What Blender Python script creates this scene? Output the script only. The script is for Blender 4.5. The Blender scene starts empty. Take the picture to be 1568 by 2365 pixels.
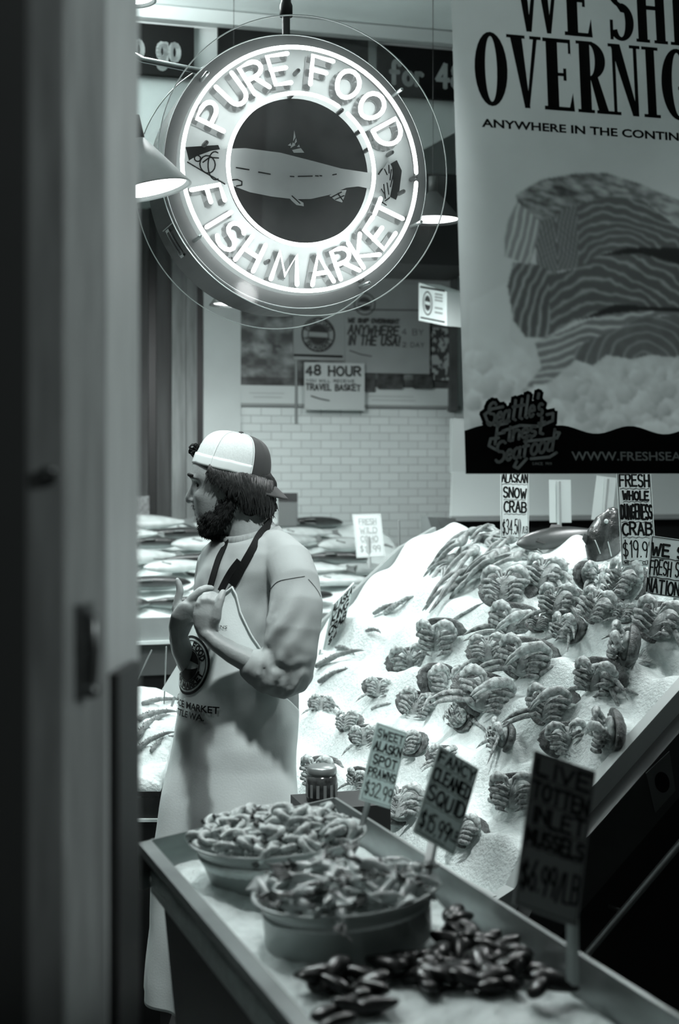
import bpy, bmesh, math, random
import numpy as np
from mathutils import Vector, Matrix, noise

random.seed(7)
SC = bpy.context.scene
COL = SC.collection
PI = math.pi
R = math.radians

# ------------------------------------------------------------------ camera
FPX, CXP, HOR, EYE = 3285.0, 784.0, 1090.0, 1.65      # focal length in pixels of the 1568x2365 frame, horizon row, eye height
cam_d = bpy.data.cameras.new('camera')
cam = bpy.data.objects.new('camera', cam_d); COL.objects.link(cam)
cam.location = (0, 0, EYE); cam.rotation_euler = (R(90), 0, 0)
cam_d.sensor_fit = 'VERTICAL'; cam_d.sensor_height = 36.0; cam_d.sensor_width = 24.0
cam_d.lens = FPX * 36.0 / 2365.0
cam_d.shift_y = -(1182.5 - HOR) / 2365.0
cam_d.clip_start = 0.05
cam_d.dof.use_dof = True; cam_d.dof.focus_distance = 3.78; cam_d.dof.aperture_fstop = 2.9
SC.camera = cam

# ------------------------------------------------------------------ world, exposure, light levels
SC.view_settings.view_transform = 'Standard'; SC.view_settings.look = 'None'
SC.view_settings.exposure = 0.0; SC.view_settings.gamma = 1.0
SC.view_settings.use_curve_mapping = False
w = bpy.data.worlds.new('night_market'); SC.world = w; w.use_nodes = True
w.node_tree.nodes['Background'].inputs[0].default_value = (0.9, 1.0, 1.0, 1)
w.node_tree.nodes['Background'].inputs[1].default_value = 0.008

# market lamps plus added fill lamps: name -> (x, y, z of the bulb, watts, half cone degrees, aim point)
LAMP_W = dict(cone=2.0, crab=14.0, crab_b=10.0, fish=11.0, fish_b=10.0, wall=12.5, left=5.0, aisle=4.5, man=60.0, tray=16.0, front_fill=0.9, post_fill=30.0, tube=130.0)
NEON = 6.5

# ------------------------------------------------------------------ helpers
TH = R(16)                                            # the market's grid is turned 16 degrees from the view
U = Vector((math.cos(TH), math.sin(TH), 0)); N = Vector((-math.sin(TH), math.cos(TH), 0))
Z = Vector((0, 0, 1))

def P(px, py, d):
    """the point seen at pixel (px, py) at distance d along the view axis"""
    return Vector(((px - CXP) / FPX * d, d, EYE - (py - HOR) / FPX * d))

def on_plane(px, py, q, n):
    v = Vector(((px - CXP) / FPX, 1.0, -(py - HOR) / FPX)); o = Vector((0, 0, EYE))
    return o + v * ((q - o).dot(n) / v.dot(n))

def on_z(px, py, z):
    return P(px, py, (EYE - z) * FPX / (py - HOR))

def wmat(o):
    m = o.matrix_basis.copy()
    while o.parent:
        o = o.parent; m = o.matrix_basis @ m
    return m

class MB:
    """collects vertices and faces of one mesh"""
    def __init__(s): s.v = []; s.f = []; s.m = []
    def add(s, vs, fs, m=0):
        k = len(s.v); s.v += [tuple(p) for p in vs]; s.f += [tuple(i + k for i in q) for q in fs]; s.m += [m] * len(fs); return s
    def quad(s, a, b, c, d): return s.add([a, b, c, d], [(0, 1, 2, 3)])
    def box(s, c, size, ax=None):
        ax = ax or (Vector((1, 0, 0)), Vector((0, 1, 0)), Z); c = Vector(c)
        h = [x / 2 for x in size]; vs = []
        for i in (-1, 1):
            for j in (-1, 1):
                for k in (-1, 1): vs.append(c + ax[0] * h[0] * i + ax[1] * h[1] * j + ax[2] * h[2] * k)
        return s.add(vs, [(0, 1, 3, 2), (4, 6, 7, 5), (0, 4, 5, 1), (2, 3, 7, 6), (0, 2, 6, 4), (1, 5, 7, 3)])
    def prism(s, poly, ext):
        n = len(poly); ext = Vector(ext); poly = [Vector(p) for p in poly]
        vs = poly + [p + ext for p in poly]
        fs = [tuple(range(n))[::-1], tuple(range(n, 2 * n))] + [(i, (i + 1) % n, n + (i + 1) % n, n + i) for i in range(n)]
        return s.add(vs, fs)
    def tube(s, pts, r, seg=10, ry=None, up=None, rnd=True, closed=False):
        pts = [Vector(p) for p in pts]; n = len(pts)
        r = list(r) if hasattr(r, '__len__') else [r] * n
        ry = r if ry is None else (list(ry) if hasattr(ry, '__len__') else [ry] * n)
        T = []
        for i in range(n):
            if closed: t = pts[(i + 1) % n] - pts[i - 1]
            else: t = pts[min(i + 1, n - 1)] - pts[max(i - 1, 0)]
            T.append(t.normalized() if t.length > 1e-9 else Vector((0, 0, 1)))
        up = Vector(up) if up is not None else (Vector((0, 0, 1)) if abs(T[0].z) < .9 else Vector((1, 0, 0)))
        a = (up - T[0] * up.dot(T[0])).normalized(); rings = []
        for i in range(n):
            a = (a - T[i] * a.dot(T[i])); a = a.normalized() if a.length > 1e-6 else T[i].orthogonal().normalized()
            b = T[i].cross(a)
            rings.append((pts[i], a.copy(), b, r[i], ry[i]))
        if rnd and not closed:
            p, a0, b0, q, qy = rings[0]; m = min(q, qy); e = []
            for k, (o, f) in enumerate(((.95, .35), (.6, .8))): e.append((p - T[0] * m * o, a0, b0, q * f, qy * f))
            p, a1, b1, q, qy = rings[-1]; m = min(q, qy)
            rings = e + rings + [(p + T[-1] * m * .6, a1, b1, q * .8, qy * .8), (p + T[-1] * m * .95, a1, b1, q * .35, qy * .35)]
        vs = []; fs = []
        for p, a, b, q, qy in rings:
            for k in range(seg):
                t = 2 * PI * k / seg; vs.append(p + a * q * math.cos(t) + b * qy * math.sin(t))
        m = len(rings)
        for i in range(m if closed else m - 1):
            for k in range(seg):
                j = (i + 1) % m; fs.append((i * seg + k, i * seg + (k + 1) % seg, j * seg + (k + 1) % seg, j * seg + k))
        if not closed:
            fs.append(tuple(range(seg))[::-1]); fs.append(tuple(range((m - 1) * seg, m * seg)))
        return s.add(vs, fs)
    def ball(s, c, rad, rot=None, seg=14, rings=9):
        c = Vector(c); rad = (rad,) * 3 if not hasattr(rad, '__len__') else rad
        vs = []; fs = []
        for i in range(rings + 1):
            th = PI * i / rings
            for k in range(seg):
                p = Vector((rad[0] * math.sin(th) * math.cos(2 * PI * k / seg), rad[1] * math.sin(th) * math.sin(2 * PI * k / seg), rad[2] * math.cos(th)))
                if rot is not None: p = rot @ p
                vs.append(c + p)
        for i in range(rings):
            for k in range(seg):
                fs.append((i * seg + k, i * seg + (k + 1) % seg, (i + 1) * seg + (k + 1) % seg, (i + 1) * seg + k)[::-1])
        return s.add(vs, fs)
    def lathe(s, prof, c, ax=None, seg=48, sx=1.0):
        """prof: (radius, height) pairs from bottom to top, about the axis ax[2] through c"""
        ax = ax or (Vector((1, 0, 0)), Vector((0, 1, 0)), Z); c = Vector(c); n = len(prof); vs = []; fs = []
        for r, h in prof:
            for k in range(seg):
                t = 2 * PI * k / seg; vs.append(c + ax[0] * r * math.cos(t) * sx + ax[1] * r * math.sin(t) + ax[2] * h)
        for i in range(n - 1):
            for k in range(seg): fs.append((i * seg + k, i * seg + (k + 1) % seg, (i + 1) * seg + (k + 1) % seg, (i + 1) * seg + k))
        if prof[0][0] > 1e-5: fs.append(tuple(range(seg))[::-1])
        if prof[-1][0] > 1e-5: fs.append(tuple(range((n - 1) * seg, n * seg)))
        return s.add(vs, fs)
    def ribbon(s, pl, wd, f, lift=0.0, cap=True):
        """a stroke of width wd along the 2-D polyline pl, mapped onto a surface by f(x, y, lift)"""
        for i in range(len(pl) - 1):
            a, b = Vector(pl[i]), Vector(pl[i + 1]); d = b - a
            if d.length < 1e-7: continue
            d.normalize(); q = Vector((-d.y, d.x)) * wd / 2; e = d * wd * .3
            k = [a - e + q, a - e - q, b + e - q, b + e + q]
            s.add([f(p.x, p.y, lift) for p in k], [(0, 1, 2, 3)])
        if cap:
            for c in (pl[0], pl[-1]):
                s.add([f(c[0] + wd * .52 * math.cos(t * PI / 4), c[1] + wd * .52 * math.sin(t * PI / 4), lift) for t in range(8)], [tuple(range(8))])
        return s
    def build(s, name, mat, parent=None, smooth=True, local=False, center=True):
        me = bpy.data.meshes.new(name)
        vs = s.v; o = bpy.data.objects.new(name, me)
        if parent is not None:
            o.parent = parent
            if not local:
                im = wmat(parent).inverted(); vs = [im @ Vector(p) for p in vs]
        elif center and vs:
            xs, ys, zs = zip(*vs); c = Vector(((min(xs) + max(xs)) / 2, (min(ys) + max(ys)) / 2, min(zs)))
            o.location = c; vs = [Vector(p) - c for p in vs]
        me.from_pydata([tuple(p) for p in vs], [], s.f)
        mats = mat if isinstance(mat, (list, tuple)) else [mat]
        for m in mats: me.materials.append(m)
        if len(mats) > 1: me.polygons.foreach_set('material_index', s.m)
        if smooth: me.polygons.foreach_set('use_smooth', [True] * len(me.polygons))
        me.validate(); me.update(); COL.objects.link(o)
        return o

def bevel(o, wd, seg=2):
    m = o.modifiers.new('bevel', 'BEVEL'); m.width = wd; m.segments = seg; m.limit_method = 'ANGLE'; return o

def sharp(o, ang=35):
    """smooth shading with edges sharper than ang left hard"""
    bm = bmesh.new(); bm.from_mesh(o.data)
    for e in bm.edges:
        if len(e.link_faces) == 2 and e.calc_face_angle(0) > R(ang): e.smooth = False
    bm.to_mesh(o.data); bm.free(); return o

def fix_normals(o):
    bm = bmesh.new(); bm.from_mesh(o.data); bmesh.ops.recalc_face_normals(bm, faces=bm.faces); bm.to_mesh(o.data); bm.free(); return o

def tag(o, label=None, cat=None, group=None, kind=None):
    if label: o['label'] = label
    if cat: o['category'] = cat
    if group: o['group'] = group
    if kind: o['kind'] = kind
    return o

def empty(name, loc, label, cat, group=None, rot=(0, 0, 0)):
    o = bpy.data.objects.new(name, None); COL.objects.link(o); o.location = loc; o.rotation_euler = rot
    o.empty_display_size = .05
    return tag(o, label, cat, group)

KIDS = {}
def copy_tree(o, parent=None):
    c = o.copy(); COL.objects.link(c); c.parent = parent
    for ch in list(o.children): copy_tree(ch, c)
    return c

def remeshed(mb, name, mat, parent, voxel, smooth=2, shape=None):
    """one continuous skin over overlapping closed pieces"""
    t = mb.build(name + '_raw', mat, None, center=False); fix_normals(t)
    m = t.modifiers.new('r', 'REMESH'); m.mode = 'VOXEL'; m.voxel_size = voxel; m.adaptivity = 0
    if smooth:
        q = t.modifiers.new('s', 'SMOOTH'); q.factor = .5; q.iterations = smooth
    dg = bpy.context.evaluated_depsgraph_get(); ev = t.evaluated_get(dg)
    me = bpy.data.meshes.new_from_object(ev, depsgraph=dg)
    old = t.data; bpy.data.objects.remove(t); bpy.data.meshes.remove(old)
    me.name = name; o = bpy.data.objects.new(name, me); COL.objects.link(o)
    co = np.empty(len(me.vertices) * 3, 'f'); me.vertices.foreach_get('co', co); co = co.reshape(-1, 3)
    if shape is not None:
        no = np.empty(len(me.vertices) * 3, 'f'); me.vertices.foreach_get('normal', no); co = shape(co, no.reshape(-1, 3))
    if parent is not None:
        o.parent = parent; im = np.array(wmat(parent).inverted()); co = co @ im[:3, :3].T + im[:3, 3]
    me.vertices.foreach_set('co', np.ascontiguousarray(co, 'f').ravel())
    me.polygons.foreach_set('use_smooth', [True] * len(me.polygons)); me.update()
    if not me.materials: me.materials.append(mat)
    return o

def catmull(ctrl, n):
    """n samples through the rows of ctrl (each a tuple of numbers)"""
    c = np.array(ctrl, float); k = len(c); out = []
    for i in range(n):
        t = i / (n - 1) * (k - 1); j = min(int(t), k - 2); f = t - j
        p0, p1, p2, p3 = c[max(j - 1, 0)], c[j], c[j + 1], c[min(j + 2, k - 1)]
        out.append(.5 * ((2 * p1) + (p2 - p0) * f + (2 * p0 - 5 * p1 + 4 * p2 - p3) * f * f + (3 * p1 - p0 - 3 * p2 + p3) * f ** 3))
    return np.array(out)

# ------------------------------------------------------------------ materials (all procedural)
def g(v): return (v * .905, v, v * .985, 1)
MATS = {}
def mat(name, v, rough=.6, metal=0., var=0., scale=20., bump=0., bscale=None, spec=.5, coat=0., sss=0., attr=None, stretch=None, trans=0.):
    if name in MATS: return MATS[name]
    m = bpy.data.materials.new(name); m.use_nodes = True; nt = m.node_tree; b = nt.nodes['Principled BSDF']
    b.inputs['Base Color'].default_value = g(v) if not hasattr(v, '__len__') else tuple(v) + (1,)
    b.inputs['Roughness'].default_value = rough; b.inputs['Metallic'].default_value = metal
    if v is not None and not hasattr(v, '__len__') and v < .03 and rough >= .5: spec = min(spec, .08)
    b.inputs['Specular IOR Level'].default_value = spec; b.inputs['Coat Weight'].default_value = coat
    if sss:
        b.inputs['Subsurface Weight'].default_value = sss; b.inputs['Subsurface Radius'].default_value = (.02, .02, .02); b.inputs['Subsurface Scale'].default_value = .5
    if var or bump:
        tc = nt.nodes.new('ShaderNodeTexCoord'); mp = nt.nodes.new('ShaderNodeMapping'); nt.links.new(tc.outputs['Object'], mp.inputs[0])
        if stretch: mp.inputs['Scale'].default_value = stretch
    src = None
    if attr:
        at = nt.nodes.new('ShaderNodeAttribute'); at.attribute_name = attr; src = at.outputs['Color']
        nt.links.new(src, b.inputs['Base Color'])
    if var:
        nz = nt.nodes.new('ShaderNodeTexNoise'); nz.inputs['Scale'].default_value = scale; nz.inputs['Detail'].default_value = 6
        nt.links.new(mp.outputs[0], nz.inputs['Vector'])
        rp = nt.nodes.new('ShaderNodeValToRGB'); rp.color_ramp.elements[0].position = .32; rp.color_ramp.elements[1].position = .68
        lo, hi = max(1 - var, 0), 1 + var * .6
        rp.color_ramp.elements[0].color = (lo, lo, lo, 1); rp.color_ramp.elements[1].color = (hi, hi, hi, 1)
        nt.links.new(nz.outputs['Fac'], rp.inputs[0])
        mx = nt.nodes.new('ShaderNodeMix'); mx.data_type = 'RGBA'; mx.blend_type = 'MULTIPLY'; mx.inputs['Factor'].default_value = 1
        if src: nt.links.new(src, mx.inputs['A'])
        else: mx.inputs['A'].default_value = b.inputs['Base Color'].default_value
        nt.links.new(rp.outputs[0], mx.inputs['B']); nt.links.new(mx.outputs['Result'], b.inputs['Base Color'])
    if bump:
        n2 = nt.nodes.new('ShaderNodeTexNoise'); n2.inputs['Scale'].default_value = bscale or scale * 3; n2.inputs['Detail'].default_value = 5
        nt.links.new(mp.outputs[0], n2.inputs['Vector'])
        bp = nt.nodes.new('ShaderNodeBump'); bp.inputs['Strength'].default_value = bump; bp.inputs['Distance'].default_value = .01
        nt.links.new(n2.outputs['Fac'], bp.inputs['Height']); nt.links.new(bp.outputs[0], b.inputs['Normal'])
    if trans:   # thin sheet that lets light through
        tl = nt.nodes.new('ShaderNodeBsdfTranslucent'); ms = nt.nodes.new('ShaderNodeMixShader'); ms.inputs[0].default_value = trans
        if b.inputs['Base Color'].is_linked: nt.links.new(b.inputs['Base Color'].links[0].from_socket, tl.inputs[0])
        else: tl.inputs[0].default_value = b.inputs['Base Color'].default_value
        nt.links.new(b.outputs[0], ms.inputs[1]); nt.links.new(tl.outputs[0], ms.inputs[2]); nt.links.new(ms.outputs[0], nt.nodes['Material Output'].inputs[0])
    MATS[name] = m; return m

def emit(name, strength, v=1.0):
    if name in MATS: return MATS[name]
    m = bpy.data.materials.new(name); m.use_nodes = True; nt = m.node_tree; nt.nodes.remove(nt.nodes['Principled BSDF'])
    e = nt.nodes.new('ShaderNodeEmission'); e.inputs[0].default_value = (v * .97, v, v, 1); e.inputs[1].default_value = strength
    nt.links.new(e.outputs[0], nt.nodes['Material Output'].inputs[0]); MATS[name] = m; return m

def clear(name, gloss=.08, dirt=.05, tint=.97):
    """thin clear plastic: mostly see-through, a little mirror, a little dust"""
    if name in MATS: return MATS[name]
    m = bpy.data.materials.new(name); m.use_nodes = True; nt = m.node_tree; nt.nodes.remove(nt.nodes['Principled BSDF'])
    tr = nt.nodes.new('ShaderNodeBsdfTransparent'); tr.inputs[0].default_value = (tint, tint, tint, 1)
    gl = nt.nodes.new('ShaderNodeBsdfGlossy'); gl.inputs['Roughness'].default_value = .05
    df = nt.nodes.new('ShaderNodeBsdfDiffuse'); df.inputs[0].default_value = (.8, .85, .85, 1)
    tc = nt.nodes.new('ShaderNodeTexCoord'); nz = nt.nodes.new('ShaderNodeTexNoise'); nz.inputs['Scale'].default_value = 60; nz.inputs['Detail'].default_value = 8
    nt.links.new(tc.outputs['Object'], nz.inputs['Vector'])
    mr = nt.nodes.new('ShaderNodeMapRange'); mr.inputs['From Min'].default_value = .4; mr.inputs['From Max'].default_value = .8; mr.inputs['To Min'].default_value = dirt * .5; mr.inputs['To Max'].default_value = dirt * 2.5
    nt.links.new(nz.outputs['Fac'], mr.inputs['Value'])
    m1 = nt.nodes.new('ShaderNodeMixShader'); m2 = nt.nodes.new('ShaderNodeMixShader'); m1.inputs[0].default_value = gloss
    nt.links.new(tr.outputs[0], m1.inputs[1]); nt.links.new(gl.outputs[0], m1.inputs[2])
    nt.links.new(mr.outputs[0], m2.inputs[0]); nt.links.new(m1.outputs[0], m2.inputs[1]); nt.links.new(df.outputs[0], m2.inputs[2])
    nt.links.new(m2.outputs[0], nt.nodes['Material Output'].inputs[0]); MATS[name] = m; return m

def paint_attr(o, fn):
    """fn(co array) -> gray array, stored as a colour attribute called Col (print or surface tone)"""
    me = o.data; co = np.empty(len(me.vertices) * 3, 'f'); me.vertices.foreach_get('co', co); v = fn(co.reshape(-1, 3))
    a = me.color_attributes.new('Col', 'FLOAT_COLOR', 'POINT'); c = np.ones((len(v), 4), 'f')
    c[:, 0] = v * .905; c[:, 1] = v; c[:, 2] = v * .985; a.data.foreach_set('color', c.ravel())

# ------------------------------------------------------------------ lettering
def arc(cx, cy, rx, ry, a0, a1, n=8):
    return [(cx + rx * math.cos(R(a0 + (a1 - a0) * i / n)), cy + ry * math.sin(R(a0 + (a1 - a0) * i / n))) for i in range(n + 1)]
GL = {
 'A': [[(0, 0), (.3, 1), (.6, 0)], [(.12, .36), (.48, .36)]],
 'B': [[(0, 0), (0, 1), (.3, 1)] + arc(.3, .77, .25, .23, 90, -90) + [(0, .54)], [(.3, .54)] + arc(.31, .27, .28, .27, 90, -90) + [(0, 0)]],
 'C': [arc(.33, .5, .33, .5, 50, 310, 12)], 'D': [[(0, 0), (0, 1), (.2, 1)] + arc(.2, .5, .4, .5, 90, -90, 10) + [(0, 0)]],
 'E': [[(.55, 1), (0, 1), (0, 0), (.55, 0)], [(0, .52), (.45, .52)]], 'F': [[(.55, 1), (0, 1), (0, 0)], [(0, .52), (.45, .52)]],
 'G': [arc(.33, .5, .33, .5, 50, 345, 12) + [(.64, .45), (.38, .45)]], 'H': [[(0, 0), (0, 1)], [(.55, 0), (.55, 1)], [(0, .5), (.55, .5)]],
 'I': [[(.12, 0), (.12, 1)]], 'J': [[(.45, 1), (.45, .25)] + arc(.23, .25, .22, .25, 0, -180, 6)],
 'K': [[(0, 0), (0, 1)], [(.55, 1), (.02, .45), (.58, 0)]], 'L': [[(0, 1), (0, 0), (.5, 0)]],
 'M': [[(0, 0), (.06, 1), (.36, .25), (.66, 1), (.72, 0)]], 'N': [[(0, 0), (0, 1), (.55, 0), (.55, 1)]],
 'O': [arc(.33, .5, .33, .5, 90, 450, 16)], 'P': [[(0, 0), (0, 1), (.3, 1)] + arc(.3, .74, .27, .26, 90, -90) + [(0, .48)]],
 'Q': [arc(.33, .5, .33, .5, 90, 450, 16), [(.4, .25), (.65, -.05)]],
 'R': [[(0, 0), (0, 1), (.3, 1)] + arc(.3, .75, .26, .25, 90, -90) + [(0, .5)], [(.25, .5), (.58, 0)]],
 'S': [arc(.29, .75, .27, .25, 35, 270, 8) + arc(.29, .25, .29, .25, 90, -150, 8)], 'T': [[(0, 1), (.6, 1)], [(.3, 1), (.3, 0)]],
 'U': [[(0, 1), (0, .3)] + arc(.28, .3, .28, .3, 180, 360, 8) + [(.56, 1)]], 'V': [[(0, 1), (.3, 0), (.6, 1)]],
 'W': [[(0, 1), (.18, 0), (.38, .7), (.58, 0), (.76, 1)]], 'X': [[(0, 0), (.56, 1)], [(0, 1), (.56, 0)]],
 'Y': [[(0, 1), (.28, .5), (.56, 1)], [(.28, .5), (.28, 0)]], 'Z': [[(0, 1), (.55, 1), (0, 0), (.55, 0)]],
 '0': [arc(.27, .5, .27, .5, 90, 450, 14)], '1': [[(.05, .8), (.22, 1), (.22, 0)]], '2': [arc(.27, .72, .27, .28, 170, -30, 8) + [(0, 0), (.56, 0)]],
 '3': [arc(.25, .76, .25, .24, 150, -90, 8) + arc(.25, .26, .28, .26, 90, -150, 8)], '4': [[(.42, 0), (.42, 1), (0, .32), (.58, .32)]],
 '5': [[(.5, 1), (.08, 1), (.04, .56)] + arc(.26, .32, .27, .32, 120, -150, 9)], '6': [[(.45, 1), (.1, .5)] + arc(.28, .28, .26, .28, 150, 510, 12)],
 '7': [[(0, 1), (.55, 1), (.2, 0)]], '8': [arc(.27, .75, .23, .25, 270, 630, 12), arc(.27, .25, .27, .25, 90, 450, 12)],
 '9': [arc(.27, .72, .26, .28, 0, 360, 12) + [(.5, .4), (.4, 0)]],
 '$': [arc(.29, .72, .25, .2, 35, 270, 8) + arc(.29, .3, .27, .22, 90, -150, 8), [(.29, 1.08), (.29, -.06)]],
 '.': [[(.06, .0), (.08, .03)]], ',': [[(.08, .05), (.03, -.12)]], "'": [[(.06, 1), (.04, .8)]], '!': [[(.08, 1), (.08, .3)], [(.08, .03), (.08, 0)]],
 '/': [[(0, -.05), (.4, 1.02)]], '-': [[(.05, .5), (.4, .5)]], '&': [[(.6, 0), (.15, .75)] + arc(.3, .8, .15, .2, 180, 0, 6) + [(.05, .3)] + arc(.25, .22, .22, .22, 160, 360, 6)],
 'e': [[(.02, .26), (.37, .28)] + arc(.2, .25, .18, .25, 15, 320, 10)], 'a': [arc(.2, .25, .2, .25, 40, 330, 10), [(.4, .5), (.4, .05), (.5, 0)]],
 't': [[(.15, .9), (.15, .08), (.32, 0)], [(0, .62), (.36, .62)]], 'l': [[(.1, 1), (.1, .06), (.22, 0)]],
 's': [arc(.17, .38, .14, .13, 40, 270, 7) + arc(.17, .12, .16, .13, 90, -150, 7)], 'i': [[(.1, .5), (.1, .05), (.2, 0)], [(.1, .7), (.1, .74)]],
 'n': [[(0, .5), (0, 0)], [(0, .3)] + arc(.18, .32, .17, .18, 180, 0, 7) + [(.35, 0)]],
 'f': [arc(.3, .78, .16, .2, 20, 180, 7) + [(.14, 0)], [(0, .5), (.36, .5)]], 'o': [arc(.21, .25, .21, .26, 90, 450, 14)],
 'd': [arc(.2, .25, .2, .25, 40, 330, 10), [(.4, 1), (.4, 0)]], 'g': [arc(.2, .25, .2, .25, 40, 400, 12), [(.4, .5), (.4, -.12)] + arc(.2, -.12, .2, .2, 0, -150, 7)],
 'r': [[(0, .5), (0, 0)], [(0, .28)] + arc(.17, .3, .17, .2, 170, 50, 5)],
 'b': [arc(.22, .25, .2, .25, 140, -140, 10), [(0, 1), (0, 0)]], 'h': [[(0, 1), (0, 0)], [(0, .3)] + arc(.18, .32, .17, .18, 180, 0, 7) + [(.35, 0)]],
}
def adv(c): return .35 if c == ' ' else max(x for pl in GL[c] for x, y in pl)
def strokes(text, x0, x1, y0, h, jit=0., slant=0., gap=.24, rnd=random):
    """polylines of text fitted between x0 and x1 with its foot at y0"""
    tot = sum(adv(c) for c in text) + gap * (len(text) - 1); k = (x1 - x0) / max(tot, 1e-6); x = x0; out = []
    for c in text:
        if c != ' ':
            jy = rnd.uniform(-jit, jit) * h; js = 1 + rnd.uniform(-jit, jit)
            for pl in GL[c]: out.append([(x + a * k + slant * b * h, y0 + jy + b * h * js) for a, b in pl])
        x += (adv(c) + gap) * k
    return out
def ring_text(text, angs, r0, h, wd, inward):
    """letters round a circle; inward: their tops point to the centre. returns polylines in the plane"""
    out = []
    for c, a in zip(text, angs):
        t = R(a); wc = adv(c)
        for pl in GL[c]:
            q = []
            for x, y in pl:
                lx = (x - wc / 2) * wd
                if inward: ang = t + lx / (r0 + h / 2); r = r0 + h * (1 - y)
                else: ang = t - lx / (r0 + h / 2); r = r0 + h * y
                q.append((r * math.cos(ang), r * math.sin(ang)))
            out.append(q)
    return out
FONT_CACHE = {}
def font_poly(text, bold=0.0):
    """flat mesh of text in the built-in face: (verts2d, faces, width)"""
    if (text, bold) in FONT_CACHE: return FONT_CACHE[(text, bold)]
    cu = bpy.data.curves.new('t', 'FONT'); cu.body = text; cu.size = 1; cu.offset = bold; cu.resolution_u = 3
    o = bpy.data.objects.new('t', cu); COL.objects.link(o); dg = bpy.context.evaluated_depsgraph_get()
    me = bpy.data.meshes.new_from_object(o.evaluated_get(dg), depsgraph=dg)
    bm = bmesh.new(); bm.from_mesh(me); bmesh.ops.triangulate(bm, faces=bm.faces); bm.to_mesh(me); bm.free()
    vs = [(v.co.x, v.co.y) for v in me.vertices]; fs = [tuple(p.vertices) for p in me.polygons]
    bpy.data.objects.remove(o); bpy.data.curves.remove(cu); bpy.data.meshes.remove(me)
    x0 = min(v[0] for v in vs); x1 = max(v[0] for v in vs); y0 = min(v[1] for v in vs); y1 = max(v[1] for v in vs)
    FONT_CACHE[(text, bold)] = (vs, fs, x0, x1, y0, y1); return FONT_CACHE[(text, bold)]
def put_font(mb, text, x0, x1, y0, y1, f, lift, bold=0.0):
    vs, fs, a, b, c, d = font_poly(text, bold)
    mb.add([f(x0 + (x - a) / (b - a) * (x1 - x0), y0 + (y - c) / (d - c) * (y1 - y0), lift) for x, y in vs], fs)

def board_frame(tl, tr, bl, swing=0.0):
    """a rectangular board from three pixel corners (px, py, depth); swing tips its foot so that the sides stay square. returns origin (top left), x, y axes and size"""
    a, b, c = P(*tl), P(*tr), P(*bl); ex = b - a; ey = c - a
    wd, ht = ex.length, ey.length
    ex.normalize(); ey = (ey - ex * ey.dot(ex) * .6).normalized(); n = ex.cross(ey).normalized()
    return a, ex, ey, n, wd, ht
# ------------------------------------------------------------------ the setting
def structure(o, label=None): o['kind'] = 'structure'; return o
M_floor = mat('floor_concrete', .05, .5, var=.4, scale=3, bump=.1)
M_ceil = mat('ceiling_paint', .82, .55, var=.12, scale=2)
M_plaster = mat('plaster', .62, .7, var=.08, scale=3)
M_darkwood = mat('dark_boards', .045, .6, var=.5, scale=3, stretch=(8, 8, .6))
M_palewood = mat('pale_boards', .22, .6, var=.45, scale=4, stretch=(7, 7, .7))
M_black = mat('black_paint', .012, .45)
M_dark = mat('dark_paint', .03, .5)
M_steel = mat('steel', .42, .35, metal=.85, var=.15, scale=8, stretch=(1, 1, 6))
M_white = mat('white_plastic', .78, .4)
M_white2 = mat('white_card', .72, .6)
M_grey = mat('grey_panel', .30, .5, var=.15, scale=4)
M_greyboard = mat('grey_board', .33, .6, var=.1, scale=6)
M_ink = mat('ink', .008, .6)
M_lightprint = mat('pale_print', .42, .6)

BQ = Vector((.034, 7.0, 0))
def W(px, py, off=0.0): return on_plane(px, py, BQ - N * off, N)
def wall_rect(px0, px1, py0, py1, off, thick, name, m, parent=None, z0=None):
    """a flat board on the back wall, straight and upright, measured between two pixel columns and rows"""
    a = W(px0, (py0 + py1) / 2, off); b = W(px1, (py0 + py1) / 2, off)
    zt = (W(px0, py0, off).z + W(px1, py0, off).z) / 2; zb = z0 if z0 is not None else (W(px0, py1, off).z + W(px1, py1, off).z) / 2
    c = (a + b) / 2; c.z = (zt + zb) / 2; c = c + N * thick / 2
    return MB().box(c, ((b - a).length, thick, zt - zb), (U, N, Z)).build(name, m, parent, smooth=False)

structure(MB().box((0, 4.0, -.05), (9, 11, .1)).build('floor', M_floor, smooth=False))
CEIL = 3.43
structure(MB().box((0, 4.0, CEIL + .05), (9, 11, .1)).build('ceiling', M_ceil, smooth=False))
structure(MB().box(BQ + Z * (CEIL / 2) + N * .06, (7.0, .1, CEIL), (U, N, Z)).build('wall_back', M_plaster, smooth=False))
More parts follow.
